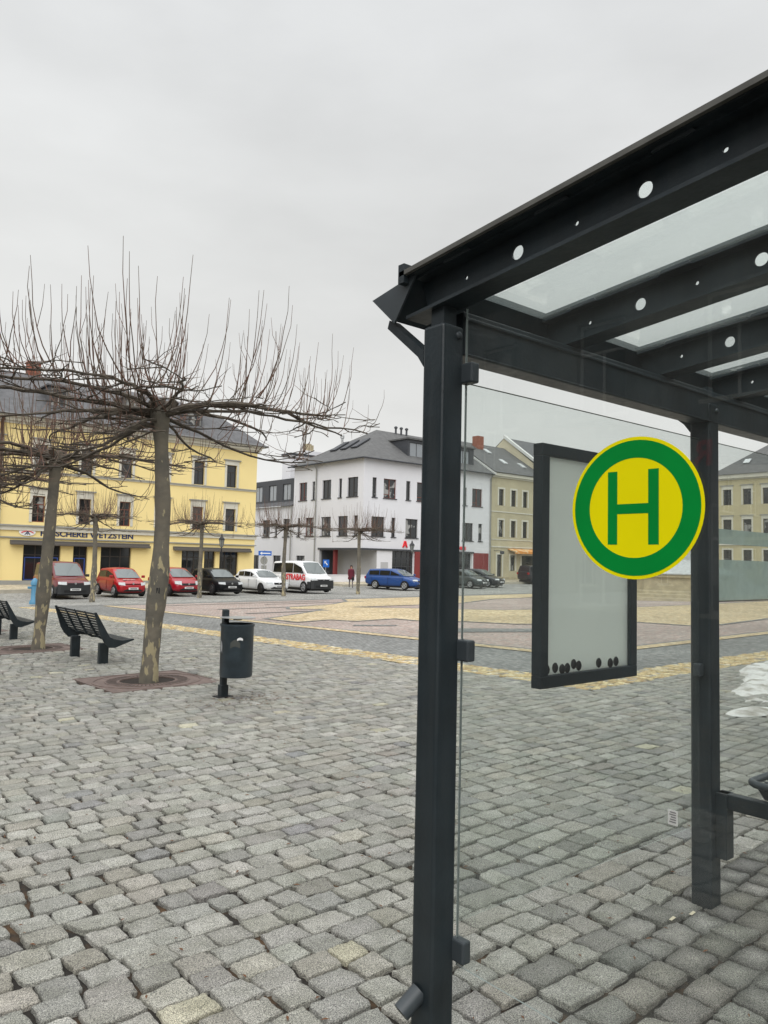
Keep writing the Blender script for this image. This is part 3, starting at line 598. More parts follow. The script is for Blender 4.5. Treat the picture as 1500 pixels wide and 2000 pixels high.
def window(fac, parent, o, fm=None, pm=None, style='T', sill=None, sur=None, hood=0, name='window', dep=.13, nu=2, nz=1, fr=.06, **k):
    fm = fm or DFRAME; pm = pm or DPANE; u0, u1, z0, z1 = o[:4]; b = MB(); d0, d1 = -dep-.05, -dep+.01
    fac.box(b, u0, u0+fr, d0, d1, z0, z1); fac.box(b, u1-fr, u1, d0, d1, z0, z1); fac.box(b, u0+fr, u1-fr, d0, d1-.002, z0, z0+fr); fac.box(b, u0+fr, u1-fr, d0, d1-.002, z1-fr, z1)
    t = fr*.45
    if style == 'T':
        zt = z0+(z1-z0)*.68; fac.box(b, u0+fr, u1-fr, d0, d1-.004, zt-t, zt+t); um = (u0+u1)/2; fac.box(b, um-t, um+t, d0, d1-.006, z0+fr, zt-t)
    elif style == 'grid':
        for i in range(1, nu): um = u0+(u1-u0)*i/nu; fac.box(b, um-t, um+t, d0, d1-.004, z0+fr, z1-fr)
        for i in range(1, nz+1): zt = z0+(z1-z0)*(1-.28*i); fac.box(b, u0+fr, u1-fr, d0, d1-.006, zt-t, zt+t)
    elif style == 'L':
        um = u0+(u1-u0)*.5; fac.box(b, um-t*1.6, um+t*1.6, d0, d1-.004, z0+fr, z1-fr); zt = z0+(z1-z0)*.2; fac.box(b, u0+fr, um, d0, d1-.006, zt-t, zt+t)
    wdw = b.build(name, fm, parent, **k)
    fac.box(MB(), u0+fr*.5, u1-fr*.5, -dep-.03, -dep-.02, z0+fr*.5, z1-fr*.5).build('pane', pm, wdw)
    if sill: fac.box(MB(), u0-.08, u1+.08, -.10, .07, z0-.07, z0+.004).build('sill', sill, wdw)
    if sur:
        b = MB(); wd = .17
        fac.box(b, u0-wd, u0-.002, -.05, .045, z0, z1+hood*.0+.002); fac.box(b, u1+.002, u1+wd, -.05, .045, z0, z1+.002); fac.box(b, u0-wd, u1+wd, -.05, .047, z1+.003, z1+max(.17, hood-.07))
        sr = b.build('surround', sur, wdw)
        if hood: fac.box(MB(), u0-wd-.12, u1+wd+.12, -.05, .15, z1+hood-.068, z1+hood).build('hood', BAND, sr)
    return wdw
def poly(name, faces, mt, parent, th=0, **k):
    b = MB()
    for f in faces: b.add(f, [tuple(range(len(f)))])
    return b.build(name, mt, parent, recalc=False, **k)
rngw = random.Random(11)
def pane(): return CPANE if rngw.random() < .35 else DPANE

# ---- yellow corner house
F = Fac(1, 51.0)
Yh = empty('yellow_house', (8, 51, -.42), 'yellow three storey corner house with slate roof and butcher shop, behind the parked cars', 'house')
top = [(27.48, 28.31), (24.85, 25.67), (22.15, 22.94), (19.54, 20.31), (16.87, 17.63), (14.0, 14.76), (11.2, 12.0)]
shop = [(13.61, 15.86, -.2, 2.13), (16.64, 17.56, -.2, 2.13), (18.42, 20.49, -.2, 2.13), (22.5, 23.28, -.3, 1.56), (24.16, 25.68, .25, 2.05), (25.90, 26.79, -.25, 2.05), (27.13, 28.69, .25, 2.05)]
ops = [(a, b, 6.80, 8.46) for a, b in top]+[(a, b, 3.54, 5.19) for a, b in top]+shop
wl = wall(F, 8, 30.03, -.6, 9.62, ops, YWALL, Yh, depth=.3)
poly('side_wall', [[(30.03, 51, -.6), (30.03, 63, -.6), (30.03, 63, 9.62), (30.03, 51, 9.62)], [(8, 51, -.6), (8, 63, -.6), (8, 63, 9.62), (8, 51, 9.62)], [(8, 63, -.6), (30.03, 63, -.6), (30.03, 63, 9.62), (8, 63, 9.62)]], YWALL, Yh)
b = MB(); F.box(b, 7.9, 30.15, 0, .10, 9.60, 9.75); F.box(b, 7.8, 30.25, 0, .28, 9.75, 9.95); F.box(b, 7.7, 30.42, 0, .46, 9.95, 10.10); b.box(30.03, 30.16, 51, 63, 9.6, 9.752); b.box(30.03, 30.30, 51, 63, 9.752, 9.952); b.box(30.03, 30.46, 51, 63, 9.952, 10.102)
b.build('cornice', TRIM, Yh)
for nm, z0, z1, dd, mt in (('string_course', 6.60, 6.69, .06, TRIM), ('string_course', 6.69, 6.76, .12, BAND), ('string_course', 2.98, 3.24, .10, TRIM), ('string_course', 3.24, 3.33, .20, BAND), ('string_course', 2.50, 2.58, .10, BAND)):
    b = MB(); F.box(b, 8, 30.03+dd, 0, dd, z0, z1); b.box(30.03, 30.03+dd, 51, 63, z0, z1); b.build(nm, mt, Yh)
for i, (a, b_) in enumerate(top):
    window(F, Yh, (a, b_, 6.80, 8.46), pm=pane(), sur=TRIM, hood=.40); window(F, Yh, (a, b_, 3.54, 5.19), fm=RFRAME if i % 2 else DFRAME, pm=pane(), sur=TRIM, hood=.52)
for i, o in enumerate(shop):
    if i == 3:
        b = MB(); F.box(b, o[0], o[1], -.26, -.22, o[2], o[3]); dd = b.build('door', mat('shop_door', (.05, .035, .03), .5), Yh); F.box(MB(), o[0]+.1, o[0]+.14, -.22, -.17, .5, .75).build('handle', STEEL, dd)
    else: wi = window(F, Yh, o, style='grid', nu=3 if i in (0, 2, 4, 6) else 2, dep=.2, fr=.07, name='shop_window')
    if i in (0, 1):
        b = MB(); u0, u1 = o[0]+.12, o[1]-.10
        for q in ((u0, u1, 1.28, 1.34), (u0, u1, -.1, -.04), (u0, u0+.06, -.04, 1.28), (u1-.06, u1, -.04, 1.28)): F.box(b, q[0], q[1], -.19, -.17, q[2], q[3])
        b.build('blue_poster_frame', mat('poster_blue', (.03, .07, .30), .5), wi)
for u0, u1, z in ((12.79, 21.66, 2.14), (23.45, 29.59, 2.05)):
    b = MB(); F.box(b, u0, u1, .02, .30, z+.04, z+.24); F.box(b, u0-.02, u1+.02, .12, .42, z-.06, z+.10); b.build('awning_box', mat('awning_grey', (.10, .09, .08), .7), Yh, bevel=.03)
text('shop_name', 'FLEISCHEREI WETZSTEIN', .46, NAVY, Yh, (14.55, 50.985, 2.835), (R(90), 0, 0), ext=.012, off=.014, sx=1.18)
b = MB(); b.lathe((0, 0, 0), [(.5, 0), (.5, .04)], 32); v = b.v[0]; b.v[0] = np.stack([13.78+v[:, 0]*.98, 50.985-v[:, 2], 2.905+v[:, 1]*.52], 1); ov = b.build('oval_sign', WHITE, Yh)
b = MB(); b.tube([(13.42, 50.93, 2.84), (13.6, 50.93, 2.93), (13.78, 50.93, 2.96), (13.96, 50.93, 2.93), (14.14, 50.93, 2.84)], .028, 6); b.build('red_scroll', REDS, ov)
b = MB(); b.tube([(13.62, 50.925, 2.72), (13.92, 50.925, 3.08)], .022, 6); b.tube([(13.94, 50.925, 2.72), (13.64, 50.925, 3.08)], .022, 6); b.tube([(13.78, 50.925, 2.72), (13.70, 50.925, 2.86), (13.78, 50.925, 2.78), (13.86, 50.925, 2.86)], .018, 6); b.build('emblem', NAVY, ov)
# mansard / hip roof
ez, bz, rzz = 10.11, 12.35, 14.05
E0, E1 = 7.5, 30.6
e_ = [(E0, 50.5, ez), (E1, 50.5, ez), (E1, 63.5, ez), (E0, 63.5, ez)]; m_ = [(9.5, 53.2, bz), (28.0, 53.2, bz), (28.0, 60.8, bz), (9.5, 60.8, bz)]; r_ = [(12.5, 57, rzz+.1), (25.5, 57, rzz)]
rf = poly('roof', [[e_[0], e_[1], m_[1], m_[0]], [e_[1], e_[2], m_[2], m_[1]], [e_[2], e_[3], m_[3], m_[2]], [e_[3], e_[0], m_[0], m_[3]], [m_[0], m_[1], r_[1], r_[0]], [m_[1], m_[2], r_[1]], [m_[2], m_[3], r_[0], r_[1]], [m_[3], m_[0], r_[0]], e_], SLATE, Yh)
b = MB(); b.tube([(E0, 50.42, ez-.02), (E1, 50.42, ez-.02), (E1+.06, 50.5, ez-.02), (E1+.06, 63.5, ez-.02)], .07, 8); b.build('gutter', mat('zinc', (.20, .20, .20), .5, metal=.5), rf)
b = MB().box(14.9, 15.7, 56.8, 57.6, 13.7, 14.95); b.box(14.82, 15.78, 56.72, 57.68, 14.95, 15.03); b.build('chimney', BRICK, rf)
for u in (10.6, 15.4, 20.4, 25.0):
    f2 = Fac(1, 51.75); w0, w1 = u-.42, u+.62; z0, z1 = 11.05, 12.35
    b = MB(); f2.box(b, w0-.12, w0, -2.2, 0, z0-.4, z1+.1); f2.box(b, w1, w1+.12, -2.2, 0, z0-.4, z1+.1); f2.box(b, w0, w1, -2.2, -.16, z0-.4, z1+.1); f2.box(b, w0, w1, -.2, 0, z0-.4, z0)
    f2.box(b, w0-.28, w1+.28, -2.2, .16, z1+.1, z1+.2)
    dm = b.build('dormer', SLATE, Yh); window(f2, dm, (w0, w1, z0, z1), fm=BAND, pm=CPANE, dep=.08)
b = MB(); b.tube([(12.0, 50.86, -.4), (12.0, 50.86, 9.6), (12.0, 50.6, 9.9)], .10, 10); b.build('downpipe', mat('brown_pipe', (.07, .035, .022), .6), Yh, smooth=True)
b = MB(); F.box(b, 8, 30.06, 0, .05, -.6, -.12); b.build('plinth', BAND, Yh)

# ---- white corner house (Fx faces -X, Fy faces the square)
XW = 40.47; Fx = Fac(0, XW); Fy = Fac(1, 51.0)
Wh = empty('white_house', (XW, 51, -.2), 'white rendered corner house with grey hipped roof and recessed pharmacy entrance', 'house')
lt = [(59.51, 60.80), (58.22, 58.67), (55.70, 57.04), (54.09, 54.55), (51.79, 53.28)]
lm = [(60.53, 60.96), (58.26, 59.63), (55.62, 57.12), (53.13, 54.55), (51.70, 52.30)]
ltz, lmz = (7.10, 8.79), (3.72, 5.45)
opx = [(a, b, *ltz) for a, b in lt]+[(a, b, *lmz) for a, b in lm]+[(59.58, 61.0, .7, 1.92)]
wall(Fx, 57.22, 61.7, -.6, 10.35, [o for o in opx if o[0] > 57.2], WWALL, Wh); 
wall(Fx, 51.0, 57.22, 2.62, 10.35, [o for o in opx if o[0] < 57.2], WWALL, Wh)
rt = [(41.44, 41.92), (42.70, 44.14), (45.32, 45.83), (46.62, 48.10), (49.3, 49.8), (50.6, 52.0), (52.57, 53.09), (53.84, 55.24)]
rm = [(41.43, 42.88), (43.68, 44.14), (45.33, 46.80), (47.6, 48.1), (49.0, 50.4), (51.2, 51.7), (52.55, 54.01), (54.77, 55.31)]
ops = [(a, b, 7.06, 8.77) for a, b in rt]+[(a, b, 3.70, 5.40) for a, b in rm]
wall(Fy, XW, 56.55, 2.62, 10.35, ops, WWALL, Wh)
wall(Fy, 42.1, 56.55, -.3, 2.62, [(43.84, 46.43, .05, 2.5), (47.1, 51.2, .05, 2.5), (51.9, 53.93, .05, 2.5)], WWALL, Wh, depth=.35)
for i, o in enumerate(opx):
    wdt = o[1]-o[0] > .7; window(Fx, Wh, o, fm=(RFRAME if i % 3 == 0 else DFRAME) if wdt else DFRAME, style='L' if wdt else 'none', pm=pane(), sill=CLAD)
for i, o in enumerate(ops):
    wdt = o[1]-o[0] > .7; window(Fy, Wh, o, fm=RFRAME if wdt and i % 2 else DFRAME, style='L' if wdt else 'none', pm=pane(), sill=CLAD)
for o in ((43.84, 46.43, .05, 2.5), (47.1, 51.2, .05, 2.5), (51.9, 53.93, .05, 2.5)): window(Fy, Wh, o, style='grid', nu=4, nz=2, dep=.25, fr=.07, name='shop_window', fm=CLAD)
poly('recess_wall', [[(42.1, 51, -.3), (42.1, 57.2, -.3), (42.1, 57.2, 2.62), (42.1, 51, 2.62)], [(XW, 51, 2.62), (42.1, 51, 2.62), (42.1, 57.2, 2.62), (XW, 57.2, 2.62)], [(XW, 57.2, -.3), (42.1, 57.2, -.3), (42.1, 57.2, 2.62), (XW, 57.2, 2.62)]], GWALL, Wh)
b = MB(); b.box(XW+.2, 41.9, 57.0, 57.15, 0, 2.4); b.build('entrance_door', CLAD, Wh)
b = MB(); b.box(40.75, 41.05, 55.2, 55.5, -.3, 2.60); b.build('red_column', REDP, Wh)
b = MB(); b.box(XW-.10, XW, 50.9, 57.4, 2.50, 2.66); b.box(XW, 54.1, 50.88, 50.998, 2.50, 2.66); b.build('canopy_edge', CLAD, Wh)
b = MB(); Fy.box(b, 46.46, 47.05, 0, .12, -.3, 2.49); Fy.box(b, 54.12, 56.2, 0, .06, .0, 2.56); b.build('red_panel', REDP, Wh)
b = MB(); Fy.box(b, 42.55, 43.35, 0, .04, .5, 1.5); b.build('notice_board', GWALL, Wh)
# red pharmacy letter: a heavy A with a rounded left leg
def put(fac, u, z, pts): return [fac.p(u+p[0]*.82, .10, z+p[1]*.88) for p in pts]
b = MB(); A = [(-.33, 0), (-.12, .62), (.12, .62), (.33, 0), (.17, 0), (.12, .16), (-.12, .16), (-.17, 0)]
for q in ([A[0], A[1], A[2], A[3], A[4], (.02, .50), (-.02, .50), A[7]], [(-.115, .16), (.115, .16), (.08, .27), (-.08, .27)], [(-.36, -.02), (-.14, -.02), (-.14, .06), (-.36, .06)], [(.14, -.02), (.36, -.02), (.36, .06), (.14, .06)]):
    b.prism(put(Fy, 45.28, 2.86, q), (0, .10, 0))
b.build('pharmacy_sign', REDS, Wh)
text('shop_name', 'APOTHEKE', .42, REDS, Wh, (51.0, 50.93, 2.95), (R(90), 0, 0), ext=.03, off=.012, sx=.95)
E_ = .45; ew = [(XW-E_, 51-E_, 10.35), (56.6, 51-E_, 10.35), (56.6, 62.15, 10.35), (XW-E_, 62.15, 10.35)]; rd = [(46.3, 56.6, 14.15), (56.6, 56.6, 14.15)]
rf = poly('roof', [[ew[0], ew[1], rd[1], rd[0]], [ew[2], ew[3], rd[0], rd[1]], [ew[3], ew[0], rd[0]], ew], SLATE2, Wh)
poly('gable_wall', [[(56.58, 51, -.3), (56.58, 62, -.3), (56.58, 62, 10.35), (56.58, 56.6, 14.1), (56.58, 51, 10.35)]], WWALL, Wh)
b = MB(); b.prism([(56.5, 50.5, 10.33), (56.5, 56.6, 14.14), (56.5, 56.6, 14.32), (56.5, 50.5, 10.50)], (.22, 0, 0)); b.build('verge', WFRAME, rf)
b = MB(); b.tube([(XW-E_-.04, 62.1, 10.33), (XW-E_-.04, 51-E_-.04, 10.33), (56.5, 51-E_-.04, 10.33)], .07, 8); b.build('gutter', CLAD, rf)
for u in (57.9,):
    b = MB(); b.tube([(XW-.10, u, -.2), (XW-.10, u, 9.9), (XW-.4, u, 10.25)], .06, 8); b.build('downpipe', BAND, Wh, smooth=True)
b = MB(); b.tube([(56.35, 50.9, 0), (56.35, 50.9, 9.9), (56.35, 50.6, 10.25)], .06, 8); b.build('downpipe', BAND, Wh, smooth=True)
def slope(y0, z0, y1, z1): return lambda y: z0+(z1-z0)*(y-y0)/(y1-y0)
# box dormers on the front slope
for u0, u1 in ((46.2, 51.4), (52.3, 54.9)):
    f2 = Fac(1, 51.9); b = MB(); z0, z1 = 10.95, 12.75
    w_ = [(u0+.25, u0+2.0)] if u1-u0 < 4 else [(u0+.25, u0+2.0), (u0+3.0, u0+4.8)]
    wall(f2, u0, u1, 10.6, z1, [(a, c, z0, z1-.25) for a, c in w_], CLAD, Wh, name='dormer', depth=.12)
    dm = bpy.context.view_layer.objects; dm = COL.objects[-1]
    poly('dormer_cheek', [[(u, 51.9, 10.6), (u, 54.6, z1), (u, 51.9, z1)] for u in (u0, u1)], CLAD, dm)
    b = MB(); f2.box(b, u0-.15, u1+.15, -2.9, .18, z1, z1+.14); b.build('dormer_roof', SLATE2, dm)
    for a, c in w_: window(f2, dm, (a, c, z0, z1-.25), style='grid', nz=0, fm=CLAD, pm=mat('bright_pane', (.25, .27, .29), .1), dep=.06)
sx_ = slope(XW-E_, 10.35, 46.3, 14.15)
for y in (54.9, 56.5, 58.1):
    x0, x1 = 42.3, 43.9; b = MB(); b.prism([(x0, y-.45, sx_(x0)+.06), (x1, y-.45, sx_(x1)+.06), (x1, y+.45, sx_(x1)+.06), (x0, y+.45, sx_(x0)+.06)], (-.06, 0, .10)); sk = b.build('skylight', CLAD, rf)
    b = MB(); b.prism([(x0+.15, y-.33, sx_(x0+.15)+.175), (x1-.15, y-.33, sx_(x1-.15)+.175), (x1-.15, y+.33, sx_(x1-.15)+.175), (x0+.15, y+.33, sx_(x0+.15)+.175)], (-.006, 0, .01)); b.build('pane', DPANE, sk)
for x in (48.6, 49.3, 50.0): MB().lathe((x, 56.4, 14.0), [(.10, 0), (.10, .55), (.17, .56), (.17, .70), (.05, .78)], 10).build('vent_pipe', CLAD, rf)
b = MB(); b.tube([(43.6, 58.4, 12.2), (43.6, 58.4, 13.2)], .12, 10); b.lathe((43.6, 58.4, 13.2), [(.2, 0), (.2, .25), (.05, .5)], 10); b.build('flue', STEEL, rf)

# ---- grey annex further down the side street
Fa = Fac(0, XW+.05)
An = empty('white_annex', (XW, 61.75, -.3), 'low white annex with dark dormer storey between the yellow and the white corner house', 'house')
ops = [(62.38, 63.5, 3.72, 5.45), (64.6, 65.05, 3.72, 5.45), (65.95, 67.3, 3.72, 5.42), (63.81, 65.22, .2, 1.9), (67.9, 69.2, .3, 1.9), (69.6, 70.9, 3.72, 5.42)]
wall(Fa, 61.75, 80, -.7, 6.7, ops, GWALL if False else WWALL, An)
for o in ops: window(Fa, An, o, style='L', fm=DFRAME, pm=pane(), sill=CLAD)
poly('roof', [[(XW-.25, 61.75, 6.7), (XW-.25, 80, 6.7), (41.0, 80, 7.2), (41.0, 61.75, 7.2)], [(41.0, 61.75, 9.45), (41.0, 80, 9.45), (47, 80, 10.6), (47, 61.75, 10.6)], [(XW-.25, 61.75, 6.7), (41.0, 61.75, 7.2), (41, 61.75, 9.45), (47, 61.75, 10.6), (47, 61.75, 6.7)]], SLATE, An)
Fd = Fac(0, 41.0); dw = [(63.1, 64.5), (65.7, 67.1), (68.4, 69.8), (71.2, 72.6)]
wall(Fd, 61.75, 80, 7.2, 9.45, [(a, c, 7.35, 8.95) for a, c in dw], CLAD, An, name='dormer_wall')
for a, c in dw: window(Fd, An, (a, c, 7.35, 8.95), style='grid', nz=0, fm=CLAD, pm=mat('bright_pane', (.30, .32, .34), .1), dep=.08)
b = MB(); b.tube([(XW-.12, 61.9, -.2), (XW-.12, 61.9, 6.6)], .06, 8); b.build('downpipe', BAND, An)
# ---- white block behind
Bk = empty('rear_block', (45, 68, 0), 'pale flat roofed block with square chimney rising behind the white corner house', 'house')
MB().box(42.8, 49.5, 66, 67.6, 0, 12.25).build('wall', WWALL, Bk)
MB().box(42.7, 49.6, 65.9, 67.7, 12.252, 12.45).build('roof', CLAD, Bk)
b = MB().box(44.9, 49.3, 66.4, 67.3, 12.452, 12.95); b.build('penthouse', WWALL, Bk)
b = MB().box(45.1, 45.65, 66.5, 67.1, 12.952, 13.7); b.box(45.652, 45.95, 66.55, 67.0, 12.952, 13.6); b.build('chimney', STONE, Bk)

# ---- beige house, neighbour, east house
def house(name, loc, label, x0, x1, z1, ops, wm, style='T', sur=TRIM, roofz=14.4, depth=11, gfm=None, roofm=None, zb=-.3, hood=0):
    h = empty(name, loc, label, 'house'); f = Fac(1, 51.0)
    wall(f, x0, x1, zb, z1, ops, wm, h)
    poly('side_wall', [[(x, 51, zb), (x, 51+depth, zb), (x, 51+depth, z1), (x, 51+depth/2, roofz-.05), (x, 51, z1)] for x in (x0+.01, x1-.01)]+[[(x0, 51+depth, zb), (x1, 51+depth, zb), (x1, 51+depth, z1), (x0, 51+depth, z1)]], wm, h)
    for o in ops: window(f, h, o, style='T', pm=pane(), sur=sur, hood=hood if o[3] > 3.2 else 0)
    rf = poly('roof', [[(x0, 50.55, z1-.02), (x1, 50.55, z1-.02), (x1, 51+depth/2, roofz), (x0, 51+depth/2, roofz)], [(x0, 51+depth+.4, z1-.02), (x1, 51+depth+.4, z1-.02), (x1, 51+depth/2, roofz), (x0, 51+depth/2, roofz)]], roofm or SLATE2, h)
    b = MB(); f.box(b, x0+.02, x1-.02, 0, .12, z1-.5, z1-.35); f.box(b, x0+.02, x1-.02, 0, .3, z1-.35, z1-.06); b.build('cornice', TRIM, h)
    return h, f, rf
us = [(57.65, 58.39), (59.51, 60.27), (61.34, 62.06), (63.1, 63.8)]
ops = [(a, c, 7.38, 9.02) for a, c in us]+[(a, c, 4.25, 5.93) for a, c in us]+[(57.5, 58.22, .3, 2.5), (59.47, 60.22, .9, 2.45), (61.21, 63.9, .4, 2.45)]
h, f, rf = house('beige_house', (56.6, 51, 0), 'beige three storey house with orange striped awning, right of the white corner house', 56.6, 64.6, 10.65, ops, BWALL, roofz=14.4)
b = MB(); f.box(b, 56.6, 64.6, 0, .05, 3.95, 4.02); f.box(b, 56.6, 64.6, 0, .07, 3.2, 3.32); f.box(b, 56.6, 64.6, 0, .05, 6.7, 6.8); b.build('string_course', TRIM, h)
b = MB(); f.box(b, 56.6, 64.6, 0, .08, -.3, .25); b.build('plinth', STONE, h)
b = MB(); b.prism([f.p(59.1, .02, 3.12), f.p(59.1, 1.0, 2.85), f.p(59.1, 1.0, 2.62), f.p(59.1, .96, 2.62), f.p(59.1, .96, 2.80), f.p(59.1, .02, 3.02)], (4.6, 0, 0)); b.build('awning', mat('orange_awning', (.65, .27, .06), .8, col2=(.75, .62, .40), vscale=2, thr=(.5, .55)), h)
b = MB().box(59.0, 59.9, 55.2, 56, 13.6, 15.0); b.build('chimney', BRICK, rf)
sy_ = slope(50.55, 10.63, 56.5, 14.4)
for x, y in ((60.1, 54.9), (60.4, 52.9), (63.0, 52.6)): MB().prism([(x-.3, y-.4, sy_(y-.4)+.03), (x+.3, y-.4, sy_(y-.4)+.03), (x+.3, y+.4, sy_(y+.4)+.03), (x-.3, y+.4, sy_(y+.4)+.03)], (0, -.04, .08)).build('skylight', mat('bright_skylight', (.55, .57, .58), .15), rf)
b = MB(); b.tube([f.p(57.0, .05, 2.85), f.p(57.0, 1.0, 2.85)], .03, 6); b.lathe((57.0, 49.9, 2.5), [(.02, 0), (.22, .06), (.22, .3), (.02, .34)], 12); b.build('hanging_sign', CLAD, h)
us = [(65.6+2.15*k, 66.45+2.15*k) for k in range(9)]
ops = [(a, c, 8.0, 9.7) for a, c in us]+[(a, c, 4.8, 6.5) for a, c in us]+[(a, c, .6, 2.7) for a, c in us]
h, f, rf = house('cream_house', (64.6, 51, 0), 'long cream house mostly hidden behind the timetable case, right of the beige house', 64.65, 85.0, 11.35, ops, CWALL, roofz=15.6, roofm=SLATE)
b = MB(); b.prism([(64.5, 50.5, 11.3), (64.5, 56.5, 15.55), (64.5, 56.5, 15.9), (64.5, 50.5, 11.6)], (.4, 0, 0)); b.build('verge', WFRAME, rf)
# east house, facing west onto the square
Eh = empty('ochre_house', (87, 37, 0), 'ochre house with hipped grey roof seen right of the second shelter post', 'house')
Fe = Fac(0, 87.0); us = [(41.68, 42.66), (39.42, 40.36), (37.25, 38.15), (35.0, 35.95), (32.8, 33.7), (30.6, 31.5), (28.4, 29.3)]
ops = [(a, c, 8.9, 10.70) for a, c in us]+[(a, c, 5.45, 7.24) for a, c in us]+[(a, c, 1.6, 3.77) for a, c in us]
wall(Fe, 27, 43.6, 0, 12.4, ops, OWALL, Eh)
for o in ops: window(Fe, Eh, o, pm=pane(), sur=TRIM, hood=.5 if o[3] > 5 else 0)
poly('side_wall', [[(87, 43.6, 0), (98, 43.6, 0), (98, 43.6, 12.4), (87, 43.6, 12.4)], [(87, 27, 0), (98, 27, 0), (98, 27, 12.4), (87, 27, 12.4)]], OWALL, Eh)
b = MB(); Fe.box(b, 26.9, 43.7, 0, .12, 11.8, 11.95); Fe.box(b, 26.8, 43.8, 0, .35, 11.95, 12.38); Fe.box(b, 27, 43.6, 0, .1, 4.3, 4.5); b.build('cornice', TRIM, Eh)
c = [(86.5, 26.5, 12.4), (86.5, 44.1, 12.4), (98.5, 44.1, 12.4), (98.5, 26.5, 12.4)]; r_ = [(92.5, 32, 16.9), (92.5, 38.6, 16.9)]
rf = poly('roof', [[c[0], c[1], r_[1], r_[0]], [c[2], c[3], r_[0], r_[1]], [c[1], c[2], r_[1]], [c[3], c[0], r_[0]], c], SLATE2, Eh)
MB().prism([(88.2, 40.9, 13.75), (88.9, 40.9, 14.27), (88.9, 40.2, 14.27), (88.2, 40.2, 13.75)], (-.05, 0, .08)).build('skylight', mat('bright_skylight', (.55, .57, .58), .15), rf)
# street houses on the two sides behind the camera (they close the square, and the glass mirrors them)
DW = mat('dark_stone_wall', (.16, .15, .14), .9, var=.1, vscale=.8); DW2 = mat('brown_grey_render', (.20, .185, .165), .9, var=.08, vscale=.6)
def mirror_house(name, loc, label, fac, u0, u1, z1, mt, n, zrows, body):
    h = empty(name, loc, label, 'house'); stp = (u1-u0)/n; ops = []
    for k in range(n):
        for a, c in zrows: ops.append((u0+stp*(k+.5)-.55, u0+stp*(k+.5)+.55, a, c))
    wall(fac, u0, u1, -.2, z1, ops, mt, h)
    for o in ops: window(fac, h, o, style='T', fm=WFRAME, pm=pane(), sill=TRIM)
    b = MB(); fac.box(b, u0-.2, u1+.2, -.1, .4, z1, z1+.35); b.build('cornice', BAND, h)
    MB().box(*body).build('building_body', mt, h); return h
rows_ = [(.8, 2.7), (4.5, 6.4), (7.9, 9.7)]
h = mirror_house('street_house', (-9, 12, 0), 'dark stone house closing the west side of the square', Fac(0, -9, 1), -6, 26, 8.2, DW, 12, rows_[:2], (-20, -9.35, -6, 26, -.2, 8.2))
text('shop_letter', 'R', .62, REDS, h, (-8.94, 6.36, 3.54), (R(90), 0, R(90)), ext=.03, off=.012)
mirror_house('street_house', (15, -15, 0), 'brown grey house closing the south side of the street', Fac(1, -15, 1), -8, 46, 10.5, DW2, 18, rows_, (-8, 46, -27, -15.35, -.2, 10.5))

# ---- low ramp wall, fountain
b = MB().box(36.6, 40.42, 50.35, 50.6, -.7, .34); b.box(36.55, 40.44, 50.32, 50.63, .34, .40); tag(b.build('ramp_wall', WWALL), 'low white wall beside the recessed entrance of the white corner house', 'wall')
fo = empty('fountain', (39.6, 22.0, gz(39.6, 22)), 'round sandstone fountain basin under a grey winter cover, seen below the H sign', 'fountain')
zf = gz(39.6, 22)
MB().lathe((39.6, 22, zf), [(4.6, -.4), (4.6, .16), (4.2, .16), (4.2, .32), (3.7, .32)], 48).build('step', STONE, fo)
MB().lathe((39.6, 22, zf+.32), [(3.5, 0), (3.5, .12), (3.35, .18), (3.35, .80), (3.52, .86), (3.52, 1.0), (3.1, 1.0)], 8).build('basin', STONE, fo)
b = MB().lathe((39.6, 22, zf+1.32), [(3.6, 0), (3.6, .05), (1.2, .75), (1.1, .8), (1.1, 1.5), (.2, 2.0)], 8); b.build('winter_cover', mat('grey_boards', (.42, .43, .43), .8, var=.2, vscale=6), fo)

# ------------------------------------------------------------------ trees
BARK = mat('plane_bark', (.17, .15, .115), .9, col2=(.12, .11, .09), vscale=4, thr=(.4, .6), bump=.5, bscale=18)
n = BARK.node_tree.nodes; l = BARK.node_tree.links; bs = n['Principled BSDF']; src = bs.inputs['Base Color'].links[0].from_socket
t = n.new('ShaderNodeTexCoord'); mp = n.new('ShaderNodeMapping'); mp.inputs['Scale'].default_value = (7, 7, 2.6); l.new(t.outputs['Object'], mp.inputs[0])
z = n.new('ShaderNodeTexNoise'); z.inputs['Scale'].default_value = 1.6; z.inputs['Detail'].default_value = 3; l.new(mp.outputs[0], z.inputs['Vector'])
sp_ = n.new('ShaderNodeSeparateXYZ'); l.new(t.outputs['Object'], sp_.inputs[0]); mr_ = n.new('ShaderNodeMapRange'); mr_.inputs[1].default_value = 0; mr_.inputs[2].default_value = 2.6; mr_.inputs[3].default_value = .07; mr_.inputs[4].default_value = -.10; l.new(sp_.outputs['Z'], mr_.inputs[0])
ad = n.new('ShaderNodeMath'); ad.operation = 'ADD'; l.new(z.outputs['Fac'], ad.inputs[0]); l.new(mr_.outputs[0], ad.inputs[1])
rp_ = n.new('ShaderNodeValToRGB'); rp_.color_ramp.elements[0].position = .58; rp_.color_ramp.elements[1].position = .61; l.new(ad.outputs[0], rp_.inputs[0])
mm = n.new('ShaderNodeMix'); mm.data_type = 'RGBA'; l.new(rp_.outputs[0], mm.inputs[0]); l.new(src, mm.inputs[6]); mm.inputs[7].default_value = (.36, .31, .19, 1); l.new(mm.outputs[2], bs.inputs['Base Color'])
LIMB = mat('limb_bark', (.055, .045, .035), .9, col2=(.12, .10, .075), vscale=9, thr=(.4, .7), bump=.4, bscale=40)
SHOOT = mat('shoot_bark', (.15, .075, .052), .7, col2=(.11, .085, .06), vscale=3)
